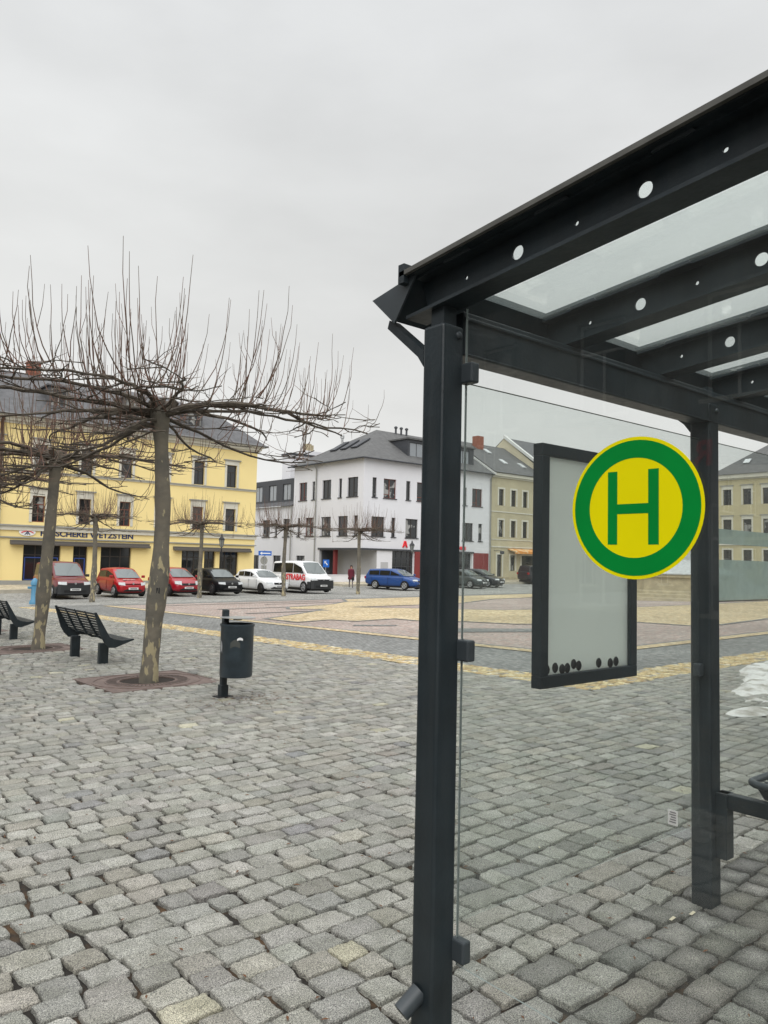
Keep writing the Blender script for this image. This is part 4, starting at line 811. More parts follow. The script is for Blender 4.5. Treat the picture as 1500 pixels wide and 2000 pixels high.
def tree(loc, seed, H=3.86, RR=3.1, rz=0, wob=None, label='', dens=1.0):
    rg = random.Random(seed); U = rg.uniform
    t = empty('pollarded_tree', (0, 0, 0), label, 'tree', 'pollarded plane trees on the square')
    b = MB(); wob = wob or [(0, 0), (.02, .0), (.05, .02), (.03, 0), (.0, -.01), (-.02, 0)]
    zs = np.linspace(-.25, H-.02, 26); wx = np.interp(zs, np.linspace(0, H, len(wob)), [p[0] for p in wob]); wy = np.interp(zs, np.linspace(0, H, len(wob)), [p[1] for p in wob])
    rad = np.interp(zs, [-.25, 0, .25, 1.0, 1.5, 2.2, H-.4, H-.1, H], [.145, .125, .110, .132, .128, .104, .100, .135, .14])*np.array([1+.06*math.sin(5.3*q+seed) + .03*math.sin(13*q) for q in zs])
    b.tube(np.stack([wx, wy, zs], 1), rad, 18); b.build('trunk', BARK, t, smooth=True)
    lb = MB(); sh = MB(); P = []
    ex, ey = wob[-1]
    def limb(p, az, z_, L_, r0_, r1_, drop=0, lvl=0):
        pts = [p]; rads = [r0_]; n_ = max(4, int(L_/.2)); a = az; zc = p[2]; k1 = U(-.25, .25)
        for i in range(1, n_+1):
            f = i/n_; a += U(-.28, .28)+k1*.12; st = L_/n_
            if lvl == 0: tz = H+z_+.10*math.sin(min(1, f*2)*math.pi*.5)-.26*f*f+drop*math.sin(f*math.pi*.75)
            else: tz = zc+U(-.03, .025)
            zc += (tz-zc)*.6+U(-.022, .022)
            q = (pts[-1][0]+st*math.cos(a), pts[-1][1]+st*math.sin(a), zc); pts.append(q); rads.append((r0_+(r1_-r0_)*f**.7)*U(.85, 1.2))
        lb.tube(pts, rads, 7 if lvl == 0 else 5)
        for i in range(n_):
            for q in range(3):
                s_ = q/3; A, B_ = pts[i], pts[i+1]; P.append((A[0]+(B_[0]-A[0])*s_, A[1]+(B_[1]-A[1])*s_, A[2]+(B_[2]-A[2])*s_, a, drop))
        if lvl < 2:
            for i in range(1, n_):
                if rg.random() < (.50 if lvl == 0 else .35): limb(pts[i], a+rg.choice((-1, 1))*U(.5, 1.2), z_, U(.35, 1.15)*(1 if lvl == 0 else .6), rads[i]*.6, .007, 0, lvl+1)
        return pts
    nl = 11
    for k in range(nl): limb((ex, ey, H-U(.02, .22)), 2*math.pi*k/nl+U(-.2, .2), U(-.10, .06), RR*U(.80, 1.10), U(.030, .055), .010)
    for k in range(5): limb((ex, ey, H-U(.12, .3)), 2*math.pi*(k+.5)/7+U(-.4, .4), -.12, RR*U(.45, .85), U(.03, .045), .010, -U(.3, .75))
    for k in range(5): lb.tube([(ex, ey, H-.15), (ex+U(-.2, .2), ey+U(-.2, .2), H+.08)], [.12, .05], 7)
    for (x, y, z_, a, dr) in P:
        rr_ = math.hypot(x, y)/RR
        if dr < 0 and rr_ < .6 and rg.random() < .8: continue
        if rg.random() < .10*dens:                             # upright shoots, longest over the head of the tree
            L_ = (2.0-1.15*min(1, rr_))*U(.30, 1.0)*(1.2 if rg.random() < .1 else 1); aa = math.atan2(y, x)+U(-1.5, 1.5); sp = U(.15, .95)
            pts = [(x+L_*sp*math.cos(aa)*(f_-.45*f_*f_)+.012*U(-1, 1), y+L_*sp*math.sin(aa)*(f_-.45*f_*f_)+.012*U(-1, 1), z_+L_*(.55*f_+.45*f_*f_)) for f_ in (0, .17, .34, .5, .67, .83, 1)]
            r_ = .0050+.0032*L_; sh.tube(pts, [r_*q for q in (1, .9, .8, .68, .55, .45, .30)], 4)
            if L_ > .8 and rg.random() < .5:
                p0 = pts[3]; a2 = U(0, 6.3); l2 = L_*.35; sh.tube([p0, (p0[0]+.12*l2*math.cos(a2)*2, p0[1]+.12*l2*math.sin(a2)*2, p0[2]+.5*l2), (p0[0]+.3*l2*math.cos(a2), p0[1]+.3*l2*math.sin(a2), p0[2]+l2)], [r_*.5, r_*.4, r_*.25], 3)
        if rg.random() < .17*dens:                             # short tangled twigs
            L_ = U(.12, .5); aa = U(0, 6.3); el = U(-.35, .7); sh.tube([(x, y, z_), (x+L_*.5*math.cos(aa), y+L_*.5*math.sin(aa), z_+L_*.35*el), (x+L_*math.cos(aa+.3), y+L_*math.sin(aa+.3), z_+L_*el)], [.0055, .004, .0022], 3)
    lb.build('branches', LIMB, t, smooth=True, recalc=False); sh.build('shoots', SHOOT, t, smooth=True, recalc=False)
    t.location = loc; t.rotation_euler = (0, 0, rz); return t
def at(x, y): return (x, y, gz(x, y))
T1 = tree(at(4.45, 10.28), 7, wob=[(0, 0), (.03, -.02), (.08, -.05), (.09, -.05), (.05, -.03), (.0, .0)], RR=3.05, label='largest bare pollarded plane tree with mottled trunk beside the litter bin')
MB().box(4.45+.05-.09, 4.45+.05+.03, 10.28-.205, 10.28-.13, 1.18, 1.32).build('tag_plate', RUBBER, T1, bevel=.02) if False else None
b = MB(); b.lathe((.075, -.045, 1.22), [(.128, 0), (.136, .015), (.136, .085), (.128, .10)], 20, cap=False); ob = b.build('rubber_sleeve', RUBBER, None); ob.parent = T1
ob.data.transform(Matrix.Identity(4))
# keep only the part of the sleeve that faces the bench
bb = bmesh.new(); bb.from_mesh(ob.data); bmesh.ops.delete(bb, geom=[f for f in bb.faces if f.calc_center_median().x-.06 > -.03 or f.calc_center_median().y > .06], context='FACES'); bmesh.ops.solidify(bb, geom=bb.faces[:], thickness=.01); bb.to_mesh(ob.data); bb.free()
T2 = tree(at(4.56, 15.75), 21, wob=[(0, 0), (.04, 0), (.07, .0), (.11, 0), (.14, .0), (.16, 0)], H=3.82, label='bare pollarded plane tree on the left, standing in the second cast iron grate')
T3 = tree(at(12.98, 36.8), 33, H=4.05, RR=2.8, label='slim bare plane tree in front of the dark red van', dens=.8)
def dup(root, loc, rz, label=None, group=None):
    r_ = root.copy(); COL.objects.link(r_); r_.location = loc; r_.rotation_euler = (0, 0, rz)
    if label: r_['label'] = label
    if group: r_['group'] = group
    for ch in list(root.children):
        c_ = ch.copy(); COL.objects.link(c_); c_.parent = r_
        for g_ in ch.children: d_ = g_.copy(); COL.objects.link(d_); d_.parent = c_
    return r_
dup(T2, at(4.5, 21.2), 2.1, 'bare pollarded plane tree whose crown reaches in at the far left edge')
for (x, y, a, lb_) in ((19.4, 38.6, 1.0, 'slim bare plane tree between the bright red hatchback and the black car'), (24.55, 38.2, 2.4, 'slim bare plane tree between the white car and the white lettered van'), (30.3, 38.5, 4.0, 'slim bare plane tree standing in front of the white corner house recess')):
    dup(T3, at(x, y), a, lb_)

# tree grates
def grate():
    t = empty('tree_grate', (0, 0, 0), 'square rusty cast iron grate around the largest plane tree', 'tree grate', 'cast iron grates around the trees'); h = .755; K = 48
    b = MB(); inner = [(.37*math.cos(2*math.pi*k/K), .37*math.sin(2*math.pi*k/K)) for k in range(K)]; outer = []
    for x, y in inner: q = h/max(abs(x), abs(y)); outer.append((x*q, y*q))
    v = [(*p, 0.013) for p in inner]+[(*p, .013) for p in outer]+[(*p, -.06) for p in inner]+[(*p, -.06) for p in outer]
    b.add(v, [(k, (k+1) % K, K+(k+1) % K, K+k) for k in range(K)]+[(k, (k+1) % K, 2*K+(k+1) % K, 2*K+k) for k in range(K)]+[(K+k, K+(k+1) % K, 3*K+(k+1) % K, 3*K+k) for k in range(K)])
    pl_ = b.build('plate', CAST, t, recalc=False)
    for r_ in (.385, .56, .72): MB().lathe((0, 0, .009), [(r_-.012, 0), (r_-.010, .012), (r_+.010, .012), (r_+.012, 0)], 40, cap=False).build('ring_rib', CAST, pl_)
    b = MB()
    for k in range(56):
        a = 2*math.pi*k/56; c, s_ = math.cos(a), math.sin(a); r0_, r1_ = .41, .54
        b.add([(c*r0_-s_*.006, s_*r0_+c*.006, .0155), (c*r0_+s_*.006, s_*r0_-c*.006, .0155), (c*r1_+s_*.009, s_*r1_-c*.009, .0155), (c*r1_-s_*.009, s_*r1_+c*.009, .0155)], [(0, 1, 2, 3)])
    b.build('slots', HOLE, pl_, recalc=False)
    b = MB(); b.box(-h-.02, h+.02, -h-.02, -h, -.05, .019); b.box(-h-.02, h+.02, h, h+.02, -.05, .019); b.box(-h-.02, -h, -h, h, -.05, .019); b.box(h, h+.02, -h, h, -.05, .019); b.build('rim', CAST, t)
    MB().lathe((0, 0, -.004), [(.372, 0), (.372, .006)], 24).build('soil', HOLE, t)
    return t
TILT = (math.atan(-.0198), -math.atan(.0087), 0)
g1 = grate(); g1.location = at(4.48, 10.38)
g2 = dup(g1, at(4.48, 15.83), 0, 'square rusty cast iron grate around the second tree, left of the bench'); g3 = dup(g1, at(4.48, 21.25), 0, 'square rusty cast iron grate at the far left tree')
for g_ in (g1, g2, g3): g_.rotation_euler = TILT

# ------------------------------------------------------------------ benches, bin, hydrant
def bench():
    t = empty('park_bench', (0, 0, 0), 'dark grey slatted steel bench between the two nearest trees', 'bench', 'slatted benches facing the square')
    prof = [(-.28, .88), (-.245, .885), (-.02, .49), (.06, .445), (.20, .425), (.38, .445), (.39, .425), (.20, .355), (.08, .31), (-.02, .315), (-.10, .40), (-.16, .50)]
    slim = [(-.27, .875), (-.255, .88), (-.03, .475), (.06, .432), (.20, .412), (.38, .432), (.38, .415), (.20, .38), (.05, .395), (-.05, .45), (-.16, .63)]
    for k, y in enumerate((-.99, -.5, 0, .5, .99)):
        b = MB(); b.prism([(x, y-.012 if abs(y) < .9 else y-.02, z_) for x, z_ in (prof if abs(y) > .9 else slim)], (0, .024 if abs(y) < .9 else .04, 0)); b.build('end_frame' if abs(y) > .9 else 'rib', ANTH, t, bevel=.004)
    def slats(a, c, n_, nm):
        b = MB(); d_ = np.array([c[0]-a[0], c[1]-a[1]]); L_ = np.hypot(*d_); d_ /= L_; nn = np.array([-d_[1], d_[0]])
        for k in range(n_):
            f = (k+.5)/n_; c_ = np.array(a)+d_*L_*f; hw = L_/n_*.34
            q = [c_-d_*hw-nn*.004, c_+d_*hw-nn*.004, c_+d_*hw+nn*.004, c_-d_*hw+nn*.004]; b.prism([(p[0], -.99, p[1]) for p in q], (0, 1.98, 0))
        return b
    slats((-.262, .875), (-.03, .475), 9, '').build('backrest', ANTH, t)
    b = slats((.0, .462), (.20, .412), 4, ''); b2 = slats((.21, .412), (.385, .43), 4, ''); b.v += b2.v; b.f += [tuple(i+b.n for i in f) for f in b2.f]; b.m += b2.m; b.n += b2.n; b.build('seat', ANTH, t)
    for y in (-.68, .68): MB().box(-.07, .08, y-.045, y+.045, -.05, .36).build('leg', ANTH, t, bevel=.006)
    return t
B1 = bench(); B1.location = at(4.68, 13.34)
dup(B1, at(4.72, 18.8), 0, 'dark grey slatted steel bench cut off by the left edge')
bn = empty('litter_bin', at(4.64, 8.51), 'round anthracite litter bin on a post with a flat lid above it', 'litter bin'); zb_ = gz(4.64, 8.51)
bp = MB().box(4.605, 4.675, 8.475, 8.545, zb_-.03, zb_+1.07).build('pole', ANTH, bn, bevel=.008)
MB().box(4.592, 4.688, 8.462, 8.558, zb_, zb_+.16).build('pole_sleeve', ANTH, bp, bevel=.006); MB().box(4.54, 4.74, 8.43, 8.59, zb_+.012, zb_+.024).build('base_plate', RUBBER, bp)
c = (4.685, 8.29); b = MB(); b.lathe((*c, zb_), [(.02, .285), (.185, .285), (.195, .30), (.197, .88), (.207, .89), (.207, .915), (.192, .915), (.188, .88), (.186, .32), (.02, .31)], 36); bk = b.build('bucket', mat('bin_paint', (.034, .050, .063), .4, var=.3, vscale=7), bn, smooth=True)
lid = MB().lathe((*c, zb_+.985), [(.02, .006), (.215, .0), (.215, .006), (.02, .014)], 32).build('lid', STEEL, bn, smooth=True)
MB().lathe((*c, zb_+.962), [(.055, 0), (.055, .022)], 16).build('ashtray_knob', RUBBER, lid)
d_ = Vector((-c[0], -c[1], 0)).normalized()
def stk(ang, z_, w_, h_, mt, nm):
    b = MB(); K = 8; base = math.atan2(d_.y, d_.x)+ang; v = []
    for k in range(K+1):
        a = base+(k/K-.5)*w_/.2; arch = h_*(.5+.5*math.sin(math.pi*k/K))
        v += [(c[0]+.1985*math.cos(a), c[1]+.1985*math.sin(a), zb_+z_+(arch-h_)*.6), (c[0]+.1985*math.cos(a), c[1]+.1985*math.sin(a), zb_+z_+arch)]
    b.add(v, [(2*k, 2*k+2, 2*k+3, 2*k+1) for k in range(K)]); b.build(nm, mt, bk)
stk(.18, .735, .07, .03, WHITE, 'sticker'); stk(-1.15, .60, .05, .12, mat('worn_sticker', (.32, .33, .34), .7), 'sticker'); stk(-.1, .66, .12, .08, mat('faded_sticker', (.055, .06, .055), .6), 'sticker')
hy = empty('hydrant', at(9.9, 35.1), 'light blue cast hydrant standing left of the dark red van', 'hydrant'); zh = gz(9.9, 35.1); HB = mat('hydrant_blue', (.08, .24, .38), .5)
b = MB(); b.lathe((9.9, 35.1, zh), [(.19, 0), (.19, .12), (.13, .2), (.13, .8), (.16, .82), (.16, .95), (.08, 1.08), (.03, 1.12)], 16); b.build('body', HB, hy, smooth=True)
MB().box(9.62, 9.8, 35.05, 35.15, zh+.66, zh+.76).build('outlet', HB, hy, bevel=.02)

# ------------------------------------------------------------------ lamps, road signs
def lamp(loc, label):
    t = empty('street_lamp', loc, label, 'street lamp', 'old fashioned lantern posts'); x, y, z_ = loc
    b = MB(); b.lathe(loc, [(.14, -.1), (.14, .3), (.09, .4), (.055, .6), (.045, 2.65), (.08, 2.68), (.03, 2.8)], 12); b.build('post', BLACK, t, smooth=True)
    b = MB(); b.lathe((x, y, z_+2.8), [(.10, 0), (.20, .5), (.19, .5), (.09, 0)], 6, cap=False); b.build('lantern_glass', mat('lamp_glass', (.20, .21, .20), .2), t)
    b = MB(); b.lathe((x, y, z_+3.3), [(.24, 0), (.20, .08), (.07, .22), (.05, .32), (.01, .42)], 6)
    for k in range(6): a = k*math.pi/3; b.tube([(x+.1*math.cos(a), y+.1*math.sin(a), z_+2.8), (x+.2*math.cos(a), y+.2*math.sin(a), z_+3.3)], .012, 4)
    b.build('lantern_cap', BLACK, t); return t
lamp(at(24.75, 46.3), 'black lantern post in front of the yellow house above the black car')
lamp(at(41.9, 46.3), 'black lantern post in front of the pharmacy right of the red letter A')
rs = empty('street_sign', at(29.5, 48.6), 'blue one way sign on a post at the corner of the yellow house', 'road sign'); x, y = 29.5, 48.6; zz_ = gz(x, y)+.1
MB().lathe((x, y, zz_), [(.035, -.2), (.035, 2.5)], 10).build('pole', STEEL, rs)
sg2 = MB().box(x-.55, x+.55, y-.06, y-.04, zz_+2.12, zz_+2.45).build('one_way_panel', BLUE, rs)
b = MB(); y_ = y-.064; b.add([(x-.45, y_, zz_+2.28), (x-.25, y_, zz_+2.40), (x-.25, y_, zz_+2.32), (x+.45, y_, zz_+2.32), (x+.45, y_, zz_+2.24), (x-.25, y_, zz_+2.24), (x-.25, y_, zz_+2.16)], [tuple(range(7))]); b.build('arrow', WHITE, sg2, recalc=False)
b = MB().lathe((0, 0, 0), [(.3, 0), (.3, .02)], 24); v = b.v[0]; b.v[0] = np.stack([x+v[:, 0], y+.06+v[:, 2], zz_+1.75+v[:, 1]], 1); b.build('sign_back', BAND, rs)
MB().box(x-.22, x+.22, y+.05, y+.07, zz_+1.05, zz_+1.4).build('supplementary_plate', BAND, rs)
rs = empty('street_sign', at(35.5, 49.3), 'small square blue sign beside the roof of the white lettered van', 'road sign'); x, y = 35.5, 49.3; zz_ = gz(x, y)
MB().lathe((x, y, zz_), [(.03, -.1), (.03, 1.95)], 10).build('pole', STEEL, rs)
sg2 = MB().box(x-.30, x+.30, y-.06, y-.04, zz_+1.35, zz_+1.95).build('blue_panel', BLUE, rs)
b = MB(); b.prism([(x+.10, y-.062, zz_+1.50), (x-.16, y-.062, zz_+1.76), (x-.10, y-.062, zz_+1.82), (x+.16, y-.062, zz_+1.56)], (0, -.004, 0)); b.prism([(x-.18, y-.062, zz_+1.60), (x-.18, y-.062, zz_+1.84), (x+.06, y-.062, zz_+1.84), (x-.10, y-.062, zz_+1.77)], (0, -.004, 0)); b.build('arrow', WHITE, sg2)

#@@CARS
# ------------------------------------------------------------------ cars (local frame: nose at x = 0 pointing +x, tail at -L)
CARG = mat('car_glass', (.10, .12, .12), .06, spec=.9); SIDEG = mat('car_side_glass', (.010, .012, .013), .12, spec=.3); TYRE = mat('tyre', (.012, .012, .012), .85); RIM = mat('wheel_rim', (.42, .43, .44), .35, metal=.6)
PLAST = mat('dark_bumper', (.022, .024, .026), .6); HEADL = mat('headlight_lens', (.62, .65, .66), .12); PLATE = mat('number_plate', (.72, .73, .72), .4); PRINT = mat('plate_print', (.03, .03, .04), .5); TAILL = mat('tail_light', (.35, .01, .01), .25)
def paint(nm, c): return mat(nm, c, .3, spec=.45, coat=.35)
def car(name, loc, head, pm, label, cat, L=4.0, W=1.70, H=1.48, hood=.95, zh0=.72, zh1=.98, ws=.70, roof_end=.25, belt=.95, tail_rake=.3, wb=(.78, 3.25), wr=.31, dark_bump=False, rim=None, grille=(.45, .10, .62), lamps=(.36, .14, .66), van=False, nose_in=.10, side=3, letters=None, rw=.80, group='cars parked along the street', zb=.20, lampmat=None, hlx=.30):
    t = empty(name, (0, 0, 0), label, cat, group); w_ = W/2
    # lower body: loft over stations from nose to tail
    xs = [0, -.05, -.16, -.45, -hood, -hood-.4, -L*.5, -L+.5, -L+.14, -L+.03, -L]
    def top(x):
        if x > -.16: return zh0-.16+(.16)*min(1, (-x)/.16) if not van else zh0-.05+.05*min(1, (-x)/.16)
        return float(np.interp(-x, [.16, hood, hood+.5, L-.4, L], [zh0, zh1, belt+.02, belt+.03, belt-.02]))
    def hw(x): return float(np.interp(-x, [0, .05, .16, .45, .9, L-.6, L-.14, L-.03, L], [w_*.66, w_*.80, w_*.90, w_*.97, w_, w_, w_*.95, w_*.88, w_*.80]))
    def bot(x): return float(np.interp(-x, [0, .16, .5, L-.5, L], [zb+.14, zb+.02, zb, zb, zb+.16]))
    b = MB(); rows = []
    for x in xs:
        t_, h_, z0 = top(x), hw(x), bot(x); zm = z0+(t_-z0)*.45
        cr_ = .035 if x < -.1 else .01
        rows.append([(x, 0, z0), (x, h_*.86, z0), (x, h_*.97, z0+.10), (x, h_, zm), (x, h_*.985, t_-.14*(t_-z0)), (x, h_*.90, t_-.02), (x, h_*.6, t_+cr_*.7), (x, 0, t_+cr_)])
    V = []; 
    for r_ in rows: V += r_+[(p[0], -p[1], p[2]) for p in r_[-2:0:-1]]
    K = 14; n_ = len(rows); Fs = [(i*K+j, i*K+(j+1) % K, (i+1)*K+(j+1) % K, (i+1)*K+j) for i in range(n_-1) for j in range(K)]+[tuple(range(K)), tuple(range((n_-1)*K, n_*K))]
    b.add(V, Fs); body = b.build('body', pm, t, smooth=True)
    sb = body.modifiers.new('sub', 'SUBSURF'); sb.levels = 1; sb.render_levels = 1
    # cabin
    a0, a1, a2, a3 = -hood+.08, -hood-ws, -L+roof_end+tail_rake, -L+.10
    zb0 = top(a0)-.04; zr = H; r2 = w_*rw; r1 = w_*.93
    st = [(a0, zb0, r1*.92, .0), (a0-.02, zb0+.02, r1*.92, .02), (a1, zr-.05, r2*.95, .05), (a1-.35, zr, r2, .05), ((a1+a2)/2, zr+.01, r2, .05), (a2, zr-.04, r2*.95, .05), (a3, belt-.02, r1*.94, 0)]
    V = []
    base = [top(a0)-.1]*2+[belt-.12]*5
    for (x, z_, ry, c_), zb_0 in zip(st, base):
        wb_ = r1 if x < a0-.1 else r1*.93
        rr_ = [(x, wb_, min(zb_0, z_-.005)), (x, wb_+(ry-wb_)*.5+.012, (zb_0+z_)/2), (x, ry+.01, z_-.07*(z_-zb_0)), (x, ry*.90, z_+c_*.2), (x, ry*.5, z_+c_*.8), (x, 0, z_+c_)]
        V += rr_+[(p[0], -p[1], p[2]) for p in rr_[-2::-1]]
    K = 11; Fs = [(i*K+j, i*K+j+1, (i+1)*K+j+1, (i+1)*K+j) for i in range(len(st)-1) for j in range(K-1)]+[tuple(range((len(st)-1)*K, len(st)*K))]
    b = MB().add(V, Fs); cab = b.build('cabin', pm, t, smooth=True)
    def on(x):   # (half width at belt, half width at roof, roof z) at station x
        q = [s_[0] for s_ in st]; return float(np.interp(-x, [-v for v in q], [s_[2] for s_ in st])), float(np.interp(-x, [-v for v in q], [s_[1] for s_ in st]))
    # windscreen
    def quad(nm, pts, mt, par, th=(0, 0, 0)):
        b = MB(); b.add(pts, [tuple(range(len(pts)))]); return b.build(nm, mt, par, recalc=False)
    o_ = .022
    n2 = Vector((zr-.05-zb0, 0, (a0-a1))).normalized()
    P0 = Vector((a0-.05, 0, zb0+.07)); P1 = Vector((a1+.03, 0, zr-.075))
    pts = []
    for k in range(9): y = (k/4-1); pts.append(tuple(P0+n2*(o_+.01*(1-y*y))+Vector((-.06*y*y, y*r1*.84, .02*y*y))))
    for k in range(9): y = (1-k/4); pts.append(tuple(P1+n2*(o_+.045*(1-y*y))+Vector((-.03*y*y, y*r2*.84, 0))))
    quad('windscreen', pts, CARG, t)
    # side windows
    for sg_ in (-1, 1):
        xa, xb = a0-.30, a2+.05; cuts = np.linspace(xa, xb, side+1)
        for k in range(side):
            x0, x1 = cuts[k]-.03, cuts[k+1]+.03
            zt = lambda x: on(x)[1]-.10
            wz = belt+.06
            def sp(x, z_):
                ry, zr_ = on(x); f = (z_-(belt-.12))/max(.05, zr_-(belt-.12)); f = max(0, min(1, f)); return (x, sg_*(r1+(ry+.01-r1)*f+.022), z_)
            if zt(x0) < wz+.12: x0b = x0-.28; pts = [sp(x0, wz), sp(x1, wz), sp(x1, zt(x1)), sp(x0b, zt(x0b))]
            else: pts = [sp(x0, wz), sp(x1, wz), sp(x1, zt(x1)), sp(x0, zt(x0))]
            if van and k == side-1 and letters is None and name == 'panel_van': continue
            quad('side_window', pts, SIDEG, t)
        b = MB(); b.box(a0-.33, a0-.20, sg_*w_*.99-.005, sg_*w_*.99+sg_*.17 if sg_ > 0 else sg_*w_*.99+.005, belt+.03, belt+.17) if sg_ > 0 else b.box(a0-.33, a0-.20, -w_*.99-.17, -w_*.99+.005, belt+.03, belt+.17)
        b.build('wing_mirror', PLAST if (van or dark_bump) else pm, t, bevel=.03)
    # wheels
    for xw in wb:
        for sg_ in (-1, 1):
            y0 = sg_*(w_-.20); y1 = sg_*(w_+.008); b = MB(); b.lathe((0, 0, 0), [(wr*1.17, 0), (wr*1.17, abs(y1-y0)-.012)], 28); v = b.v[0]; b.v[0] = np.stack([-xw+v[:, 0], y0+sg_*v[:, 2], np.maximum(wr*.98+v[:, 1], zb+.015)], 1); b.build('wheel_arch', BLACK, t)
            b = MB(); b.lathe((0, 0, 0), [(wr*.6, 0), (wr*.93, .0), (wr, .03), (wr, .18), (wr*.95, .205), (wr*.68, .208)], 28); v = b.v[0]; b.v[0] = np.stack([-xw+v[:, 0], sg_*(w_-.185)+sg_*v[:, 2], wr+v[:, 1]], 1); wh = b.build('wheel', TYRE, t, smooth=True)
            b = MB(); b.lathe((0, 0, 0), [(wr*.69, .0), (wr*.66, .012), (wr*.60, .0), (wr*.2, -.01), (wr*.16, .015), (.01, .02)], 24); v = b.v[0]; b.v[0] = np.stack([-xw+v[:, 0], sg_*(w_+.024)+sg_*v[:, 2], wr+v[:, 1]], 1); rm_ = b.build('rim', rim or RIM, wh, smooth=True)
            b = MB()
            for k in range(5):
                a = 2*math.pi*k/5+.3; da = .36; q = [(-xw+wr*ra*math.cos(a+s_*da), sg_*(w_+.030), wr+wr*ra*math.sin(a+s_*da)) for ra, s_ in ((.26, -.6), (.56, -.8), (.56, .8), (.26, .6))]; b.add(q, [(0, 1, 2, 3)])
            b.build('rim_openings', BLACK, rm_, recalc=False)
    MB().box(-L+.25, -.30, -w_*.86, w_*.86, .13, zb+.10).build('underbody_shade', BLACK, t)  # black box added under the floor to deepen the shadow below the car
    # face
    gy_, gh, gz_ = grille
    def nose(y, z_, o=.0):    # x of the front skin
        f = abs(y)/w_; return -.02-nose_in*f*f*1.2-(.16 if f > .84 else 0)*(f-.84)/.16+o-(.35*max(0, z_-(zh0-.14)))
    def patch(nm, y0, y1, z0_, z1_, mt, o, par=t, n_=6, rake=0, taper=0):
        b = MB(); V = []
        for k in range(n_+1):
            y = y0+(y1-y0)*k/n_; za, zc = z0_+taper*k/n_, z1_-0*k
            for z_ in (za, zc): V.append((nose(y, z_, o), y, z_))
            for z_ in (za, zc): V.append((nose(y, z_, o)-.06, y, z_))
        Fs = []
        for k in range(n_):
            i = 4*k; Fs += [(i, i+4, i+5, i+1), (i+1, i+5, i+7, i+3), (i, i+2, i+6, i+4)]
        Fs += [(0, 1, 3, 2), (4*n_, 4*n_+2, 4*n_+3, 4*n_+1)]
        b.add(V, Fs); return b.build(nm, mt, par)
    if dark_bump: patch('bumper', -w_*.93, w_*.93, zb+.02, zh0-.17, PLAST, .062, n_=12)
    for sg_ in ((-1, 1) if dark_bump else ()): MB().box(-wb[0]+wr*1.15, -.20, min(sg_*w_*.90, sg_*(w_+.012)), max(sg_*w_*.90, sg_*(w_+.012)), zb+.02, zh0-.26).build('bumper_side', PLAST, t, bevel=.05)
    patch('grille', -gy_, gy_, gz_-gh/2, gz_+gh/2, BLACK, .03)
    patch('air_intake', -w_*.62, w_*.62, zb+.10, zb+.22, BLACK, .068 if dark_bump else .035, n_=8)
    lw_, lh, lz = lamps
    for sg_ in (-1, 1):
        hl = patch('headlight', sg_*(w_*.90-lw_), sg_*w_*.90, lz-lh/2, lz+lh/2, lampmat or HEADL, .042, n_=5, taper=lh*.25)
    pt = patch('number_plate', -.26, .26, .36+zb*.2, .47+zb*.2, PLATE, .085, n_=2)
    patch('print', -.19, .19, .385+zb*.2, .445+zb*.2, mat('plate_print_grey', (.22, .22, .23), .5), 0.088, par=pt, n_=2)
    MB().lathe((0, 0, 0), [(.02, 0), (.055, .0), (.055, .01), (.02, .014)], 16).build('badge', STEEL, t).matrix_local = Matrix.Translation((nose(0, gz_+.02, .036), 0, gz_+.02)) @ Matrix.Rotation(R(90), 4, 'Y')
    for sg_ in (-1, 1): MB().box(-L-.008, -L+.12, min(sg_*w_*.93, sg_*w_*.70), max(sg_*w_*.93, sg_*w_*.70), belt-.24, belt-.05).build('tail_light', TAILL, t, bevel=.02)
    for sg_ in (-1, 1):      # door line and handle
        b = MB()
        for xd in ((a0-.12, (a0+a2)/2+.15) if side < 3 else (a0-.12, (a0+a2)/2+.2, a2+.35)):
            b.box(xd-.006, xd+.006, min(sg_*(w_-.01), sg_*(w_+.003)), max(sg_*(w_-.01), sg_*(w_+.003)), zb+.14, belt-.10)
        b.build('door_gaps', BLACK, t)
        MB().box((a0+a2)/2+.25, (a0+a2)/2+.42, min(sg_*w_, sg_*(w_+.02)), max(sg_*w_, sg_*(w_+.02)), belt-.16, belt-.13).build('door_handle', BLACK if dark_bump else pm, t)
    if letters:
        text('lettering', letters, .52, REDS, t, (-2.95, -w_-.012, belt-.23), (R(90), 0, 0), ext=.004, off=.016, sx=1.0)
        text('lettering', letters, .52, REDS, t, (-.95, w_+.012, belt-.23), (R(90), 0, R(180)), ext=.004, off=.016, sx=1.0)
    t.location = loc; t.rotation_euler = (0, 0, head); return t
def ca(x, y): return (x, y, gz(x, y))
dn = R(-90)
car('panel_van', ca(13.35, 40.3), dn, paint('dark_red_paint', (.13, .010, .014)), 'dark red high roofed delivery van with black bumper, leftmost of the parked row', 'van', L=4.4, W=1.80, H=1.81, hood=.98, zh0=.86, zh1=1.10, ws=.72, belt=1.05, tail_rake=.05, roof_end=.1, wb=(.85, 3.45), wr=.32, dark_bump=True, side=2, rw=.84, grille=(.40, .09, .74), lamps=(.38, .17, .76))
CU = car('small_hatchback', ca(16.45, 40.45), dn, paint('bright_red_paint', (.36, .006, .012)), 'small bright red hatchback with white bonnet lettering, second in the parked row', 'car', L=3.55, W=1.645, H=1.50, hood=.72, zh0=.76, zh1=.98, ws=.72, wb=(.68, 3.08), grille=(.62, .03, .70), lamps=(.30, .17, .70), side=2, belt=.98, roof_end=.05, tail_rake=.28)
b = MB()
for k in range(3): b.lathe((-.42-.02*k, -.32+.24*k, .905+.0), [(.02, .0), (.12, .0), (.12, .02), (.02, .02)], 12, sx=.6)
b.build('bonnet_lettering', WHITE, None).parent = CU
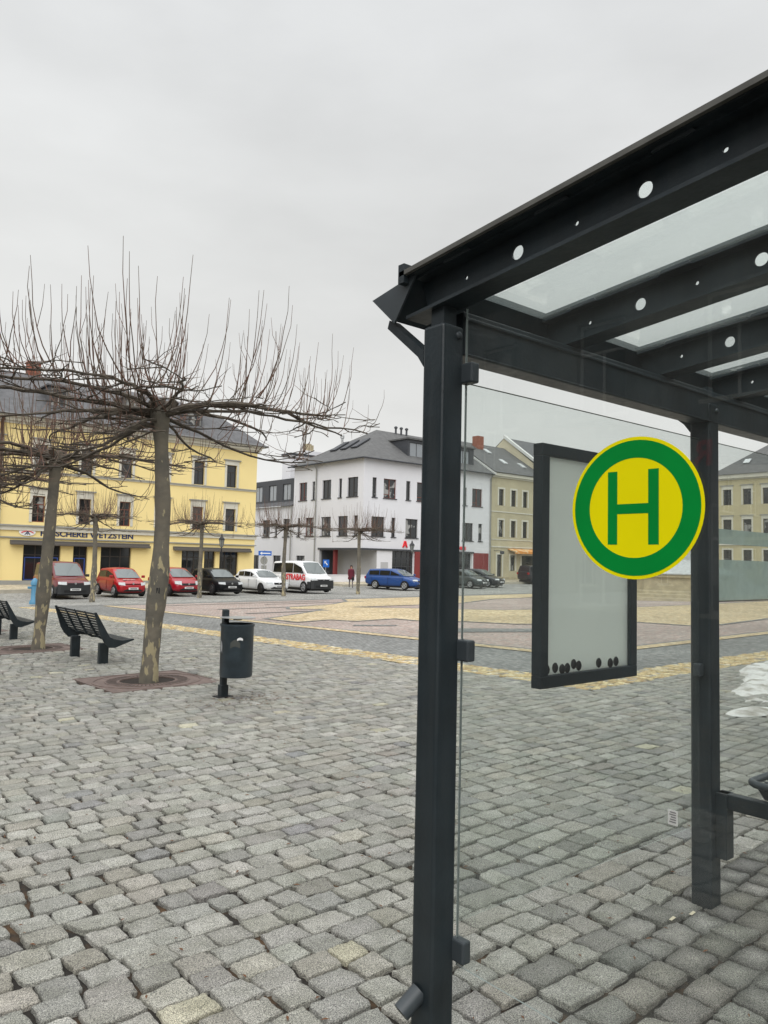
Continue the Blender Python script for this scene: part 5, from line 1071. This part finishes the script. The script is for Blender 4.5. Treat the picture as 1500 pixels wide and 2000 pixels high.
car('compact_car', ca(19.75, 40.6), dn, paint('crimson_paint', (.32, .006, .018)), 'crimson compact car with steep windscreen, third in the row behind the large tree', 'car', L=3.9, W=1.695, H=1.525, hood=.75, zh0=.74, zh1=1.02, ws=.95, wb=(.83, 3.33), grille=(.42, .12, .64), lamps=(.34, .22, .72), belt=.98, rim=mat('dark_rim', (.04, .04, .045), .4))
car('black_hatchback', ca(22.5, 40.6), dn, mat('black_car_paint', (.008, .009, .011), .4, spec=.2), 'black hatchback parked between the crimson compact and the white car', 'car', L=4.2, W=1.76, H=1.48, hood=.98, zh0=.76, zh1=.98, ws=.78, wb=(.88, 3.45), grille=(.46, .12, .64), lamps=(.36, .15, .67), rim=mat('dark_rim', (.04, .04, .045), .4))
car('white_hatchback', ca(25.85, 40.75), dn, paint('white_car_paint', (.74, .75, .76)), 'low white hatchback with black wheels, left of the white van', 'car', L=4.32, W=1.765, H=1.42, hood=1.25, zh0=.74, zh1=.96, ws=.78, wb=(.80, 3.48), grille=(.34, .13, .62), lamps=(.36, .11, .66), rim=BLACK, belt=.96)
car('white_van', ca(28.9, 40.3), dn, paint('white_van_paint', (.74, .75, .76)), 'white minibus van with red lettering on its side and black front bumper', 'van', L=4.9, W=1.90, H=1.97, hood=.80, zh0=.98, zh1=1.20, ws=.78, belt=1.18, tail_rake=.06, roof_end=.08, wb=(.90, 3.90), wr=.34, dark_bump=True, rw=.85, grille=(.55, .10, .82), lamps=(.34, .18, .84), zb=.25, letters='STRABAG')
car('blue_estate', ca(38.65, 41.6), R(-75), paint('blue_car_paint', (.010, .055, .21)), 'bright blue estate car parked in front of the pharmacy', 'car', L=4.6, W=1.80, H=1.47, hood=1.05, zh0=.74, zh1=.96, ws=.85, roof_end=.05, tail_rake=.30, wb=(.90, 3.55), grille=(.5, .10, .62), lamps=(.36, .13, .70), belt=.97)
car('grey_car', ca(46.6, 42.6), R(-80), paint('grey_green_paint', (.045, .055, .055)), 'dark grey green car half hidden behind the near shelter post', 'car', L=4.3, W=1.76, H=1.45, hood=.95, wb=(.85, 3.45))
car('dark_saloon', ca(49.6, 43.4), R(-75), paint('anthracite_car_paint', (.022, .023, .026)), 'black car parked in front of the red panel, right of the grey green car', 'car', L=4.5, W=1.80, H=1.46, hood=1.1, wb=(.9, 3.6))
car('dark_suv', ca(61.5, 46.6), R(-10), paint('dark_suv_paint', (.02, .018, .02)), 'dark off road car whose tail shows left of the timetable case', 'car', L=4.5, W=1.85, H=1.68, hood=1.0, zh0=.9, zh1=1.12, belt=1.08, wb=(.9, 3.55), wr=.36, roof_end=.05, tail_rake=.2)

# ------------------------------------------------------------------ pedestrian
def person():
    x, y = 35.2, 45.6; g_ = gz(x, y); t = empty('person', (x, y, g_), 'person in a maroon coat and dark shoes walking past the low white wall', 'person')
    me = bpy.data.meshes.new('body')
    J = {'pel': (0, 0, .92, .13), 'chest': (0, 0, 1.25, .15), 'neck': (.01, 0, 1.42, .055), 'head': (.03, 0, 1.56, .095), 'top': (.03, 0, 1.63, .07),
         'hl': (.02, .09, .86, .095), 'kl': (.18, .09, .50, .06), 'al': (.20, .09, .10, .04), 'tl': (.36, .09, .045, .035), 'hr': (-.02, -.09, .86, .095), 'kr': (-.08, -.09, .48, .06), 'ar': (-.32, -.09, .14, .04), 'tr': (-.20, -.09, .045, .035),
         'sl': (0, .18, 1.34, .06), 'el': (-.10, .23, 1.08, .042), 'wl': (.02, .24, .86, .03), 'fl': (.05, .24, .77, .025), 'sr': (0, -.18, 1.34, .06), 'er': (.08, -.23, 1.08, .042), 'wr': (.22, -.23, .90, .03), 'fr': (.28, -.22, .83, .025)}
    E = 'pel-chest chest-neck neck-head head-top pel-hl hl-kl kl-al al-tl pel-hr hr-kr kr-ar ar-tr chest-sl sl-el el-wl wl-fl chest-sr sr-er er-wr wr-fr'.split()
    ks = list(J); me.from_pydata([J[k][:3] for k in ks], [tuple(ks.index(q) for q in e_.split('-')) for e_ in E], [])
    o = bpy.data.objects.new('body', me); COL.objects.link(o); sk = o.modifiers.new('skin', 'SKIN')
    for i, k in enumerate(ks): me.skin_vertices[0].data[i].radius = (J[k][3], J[k][3])
    me.skin_vertices[0].data[0].use_root = True
    o.modifiers.new('sub', 'SUBSURF').levels = 1
    dg = bpy.context.evaluated_depsgraph_get(); m2 = bpy.data.meshes.new_from_object(o.evaluated_get(dg)); bpy.data.objects.remove(o)
    SK = mat('skin', (.45, .26, .19), .6); CO = mat('maroon_coat', (.11, .012, .025), .9); TR = mat('pale_trousers', (.20, .17, .17), .9); SH = mat('dark_shoes', (.02, .02, .02), .6)
    for q in (SK, CO, TR, SH): m2.materials.append(q)
    for p in m2.polygons:
        z_ = p.center.z; ho = abs(p.center.y) > .19 and z_ < .87 and z_ > .7
        p.material_index = 0 if z_ > 1.42 or ho else (1 if z_ > .80 else (2 if z_ > .13 else 3)); p.use_smooth = True
    o = bpy.data.objects.new('body', m2); COL.objects.link(o); o.parent = t
    b = MB(); b.lathe((0, 0, 0), [(.20, .62), (.235, .66), (.19, .98), (.17, 1.2), (.19, 1.33), (.10, 1.43)], 20, sy=1.05); c_ = b.build('coat', CO, None, smooth=True); c_.parent = t
    b = MB(); b.lathe((.015, 0, 1.57), [(.02, .125), (.08, .10), (.108, .03), (.105, -.06), (.085, -.12)], 16, cap=False); c_ = b.build('hair', mat('dark_hair', (.025, .015, .012), .8), None, smooth=True); c_.parent = t
    bb = bmesh.new(); bb.from_mesh(c_.data); bmesh.ops.delete(bb, geom=[f for f in bb.faces if f.calc_center_median().x > .07 and f.calc_center_median().z < 1.62], context='FACES'); bb.to_mesh(c_.data); bb.free()
    t.rotation_euler = (0, 0, R(-120))
    bg_ = empty('handbag', (x-.05, y-.28, g_+.62), 'small dark bag carried by the walking person', 'bag')
    MB().box(x-.16, x+.06, y-.33, y-.25, g_+.55, g_+.80).build('bag_body', BLACK, bg_, bevel=.02); b = MB(); b.tube([(x-.14, y-.29, g_+.79), (x-.05, y-.29, g_+.90), (x+.04, y-.29, g_+.79)], .01, 6); b.build('handle', BLACK, bg_)
person()
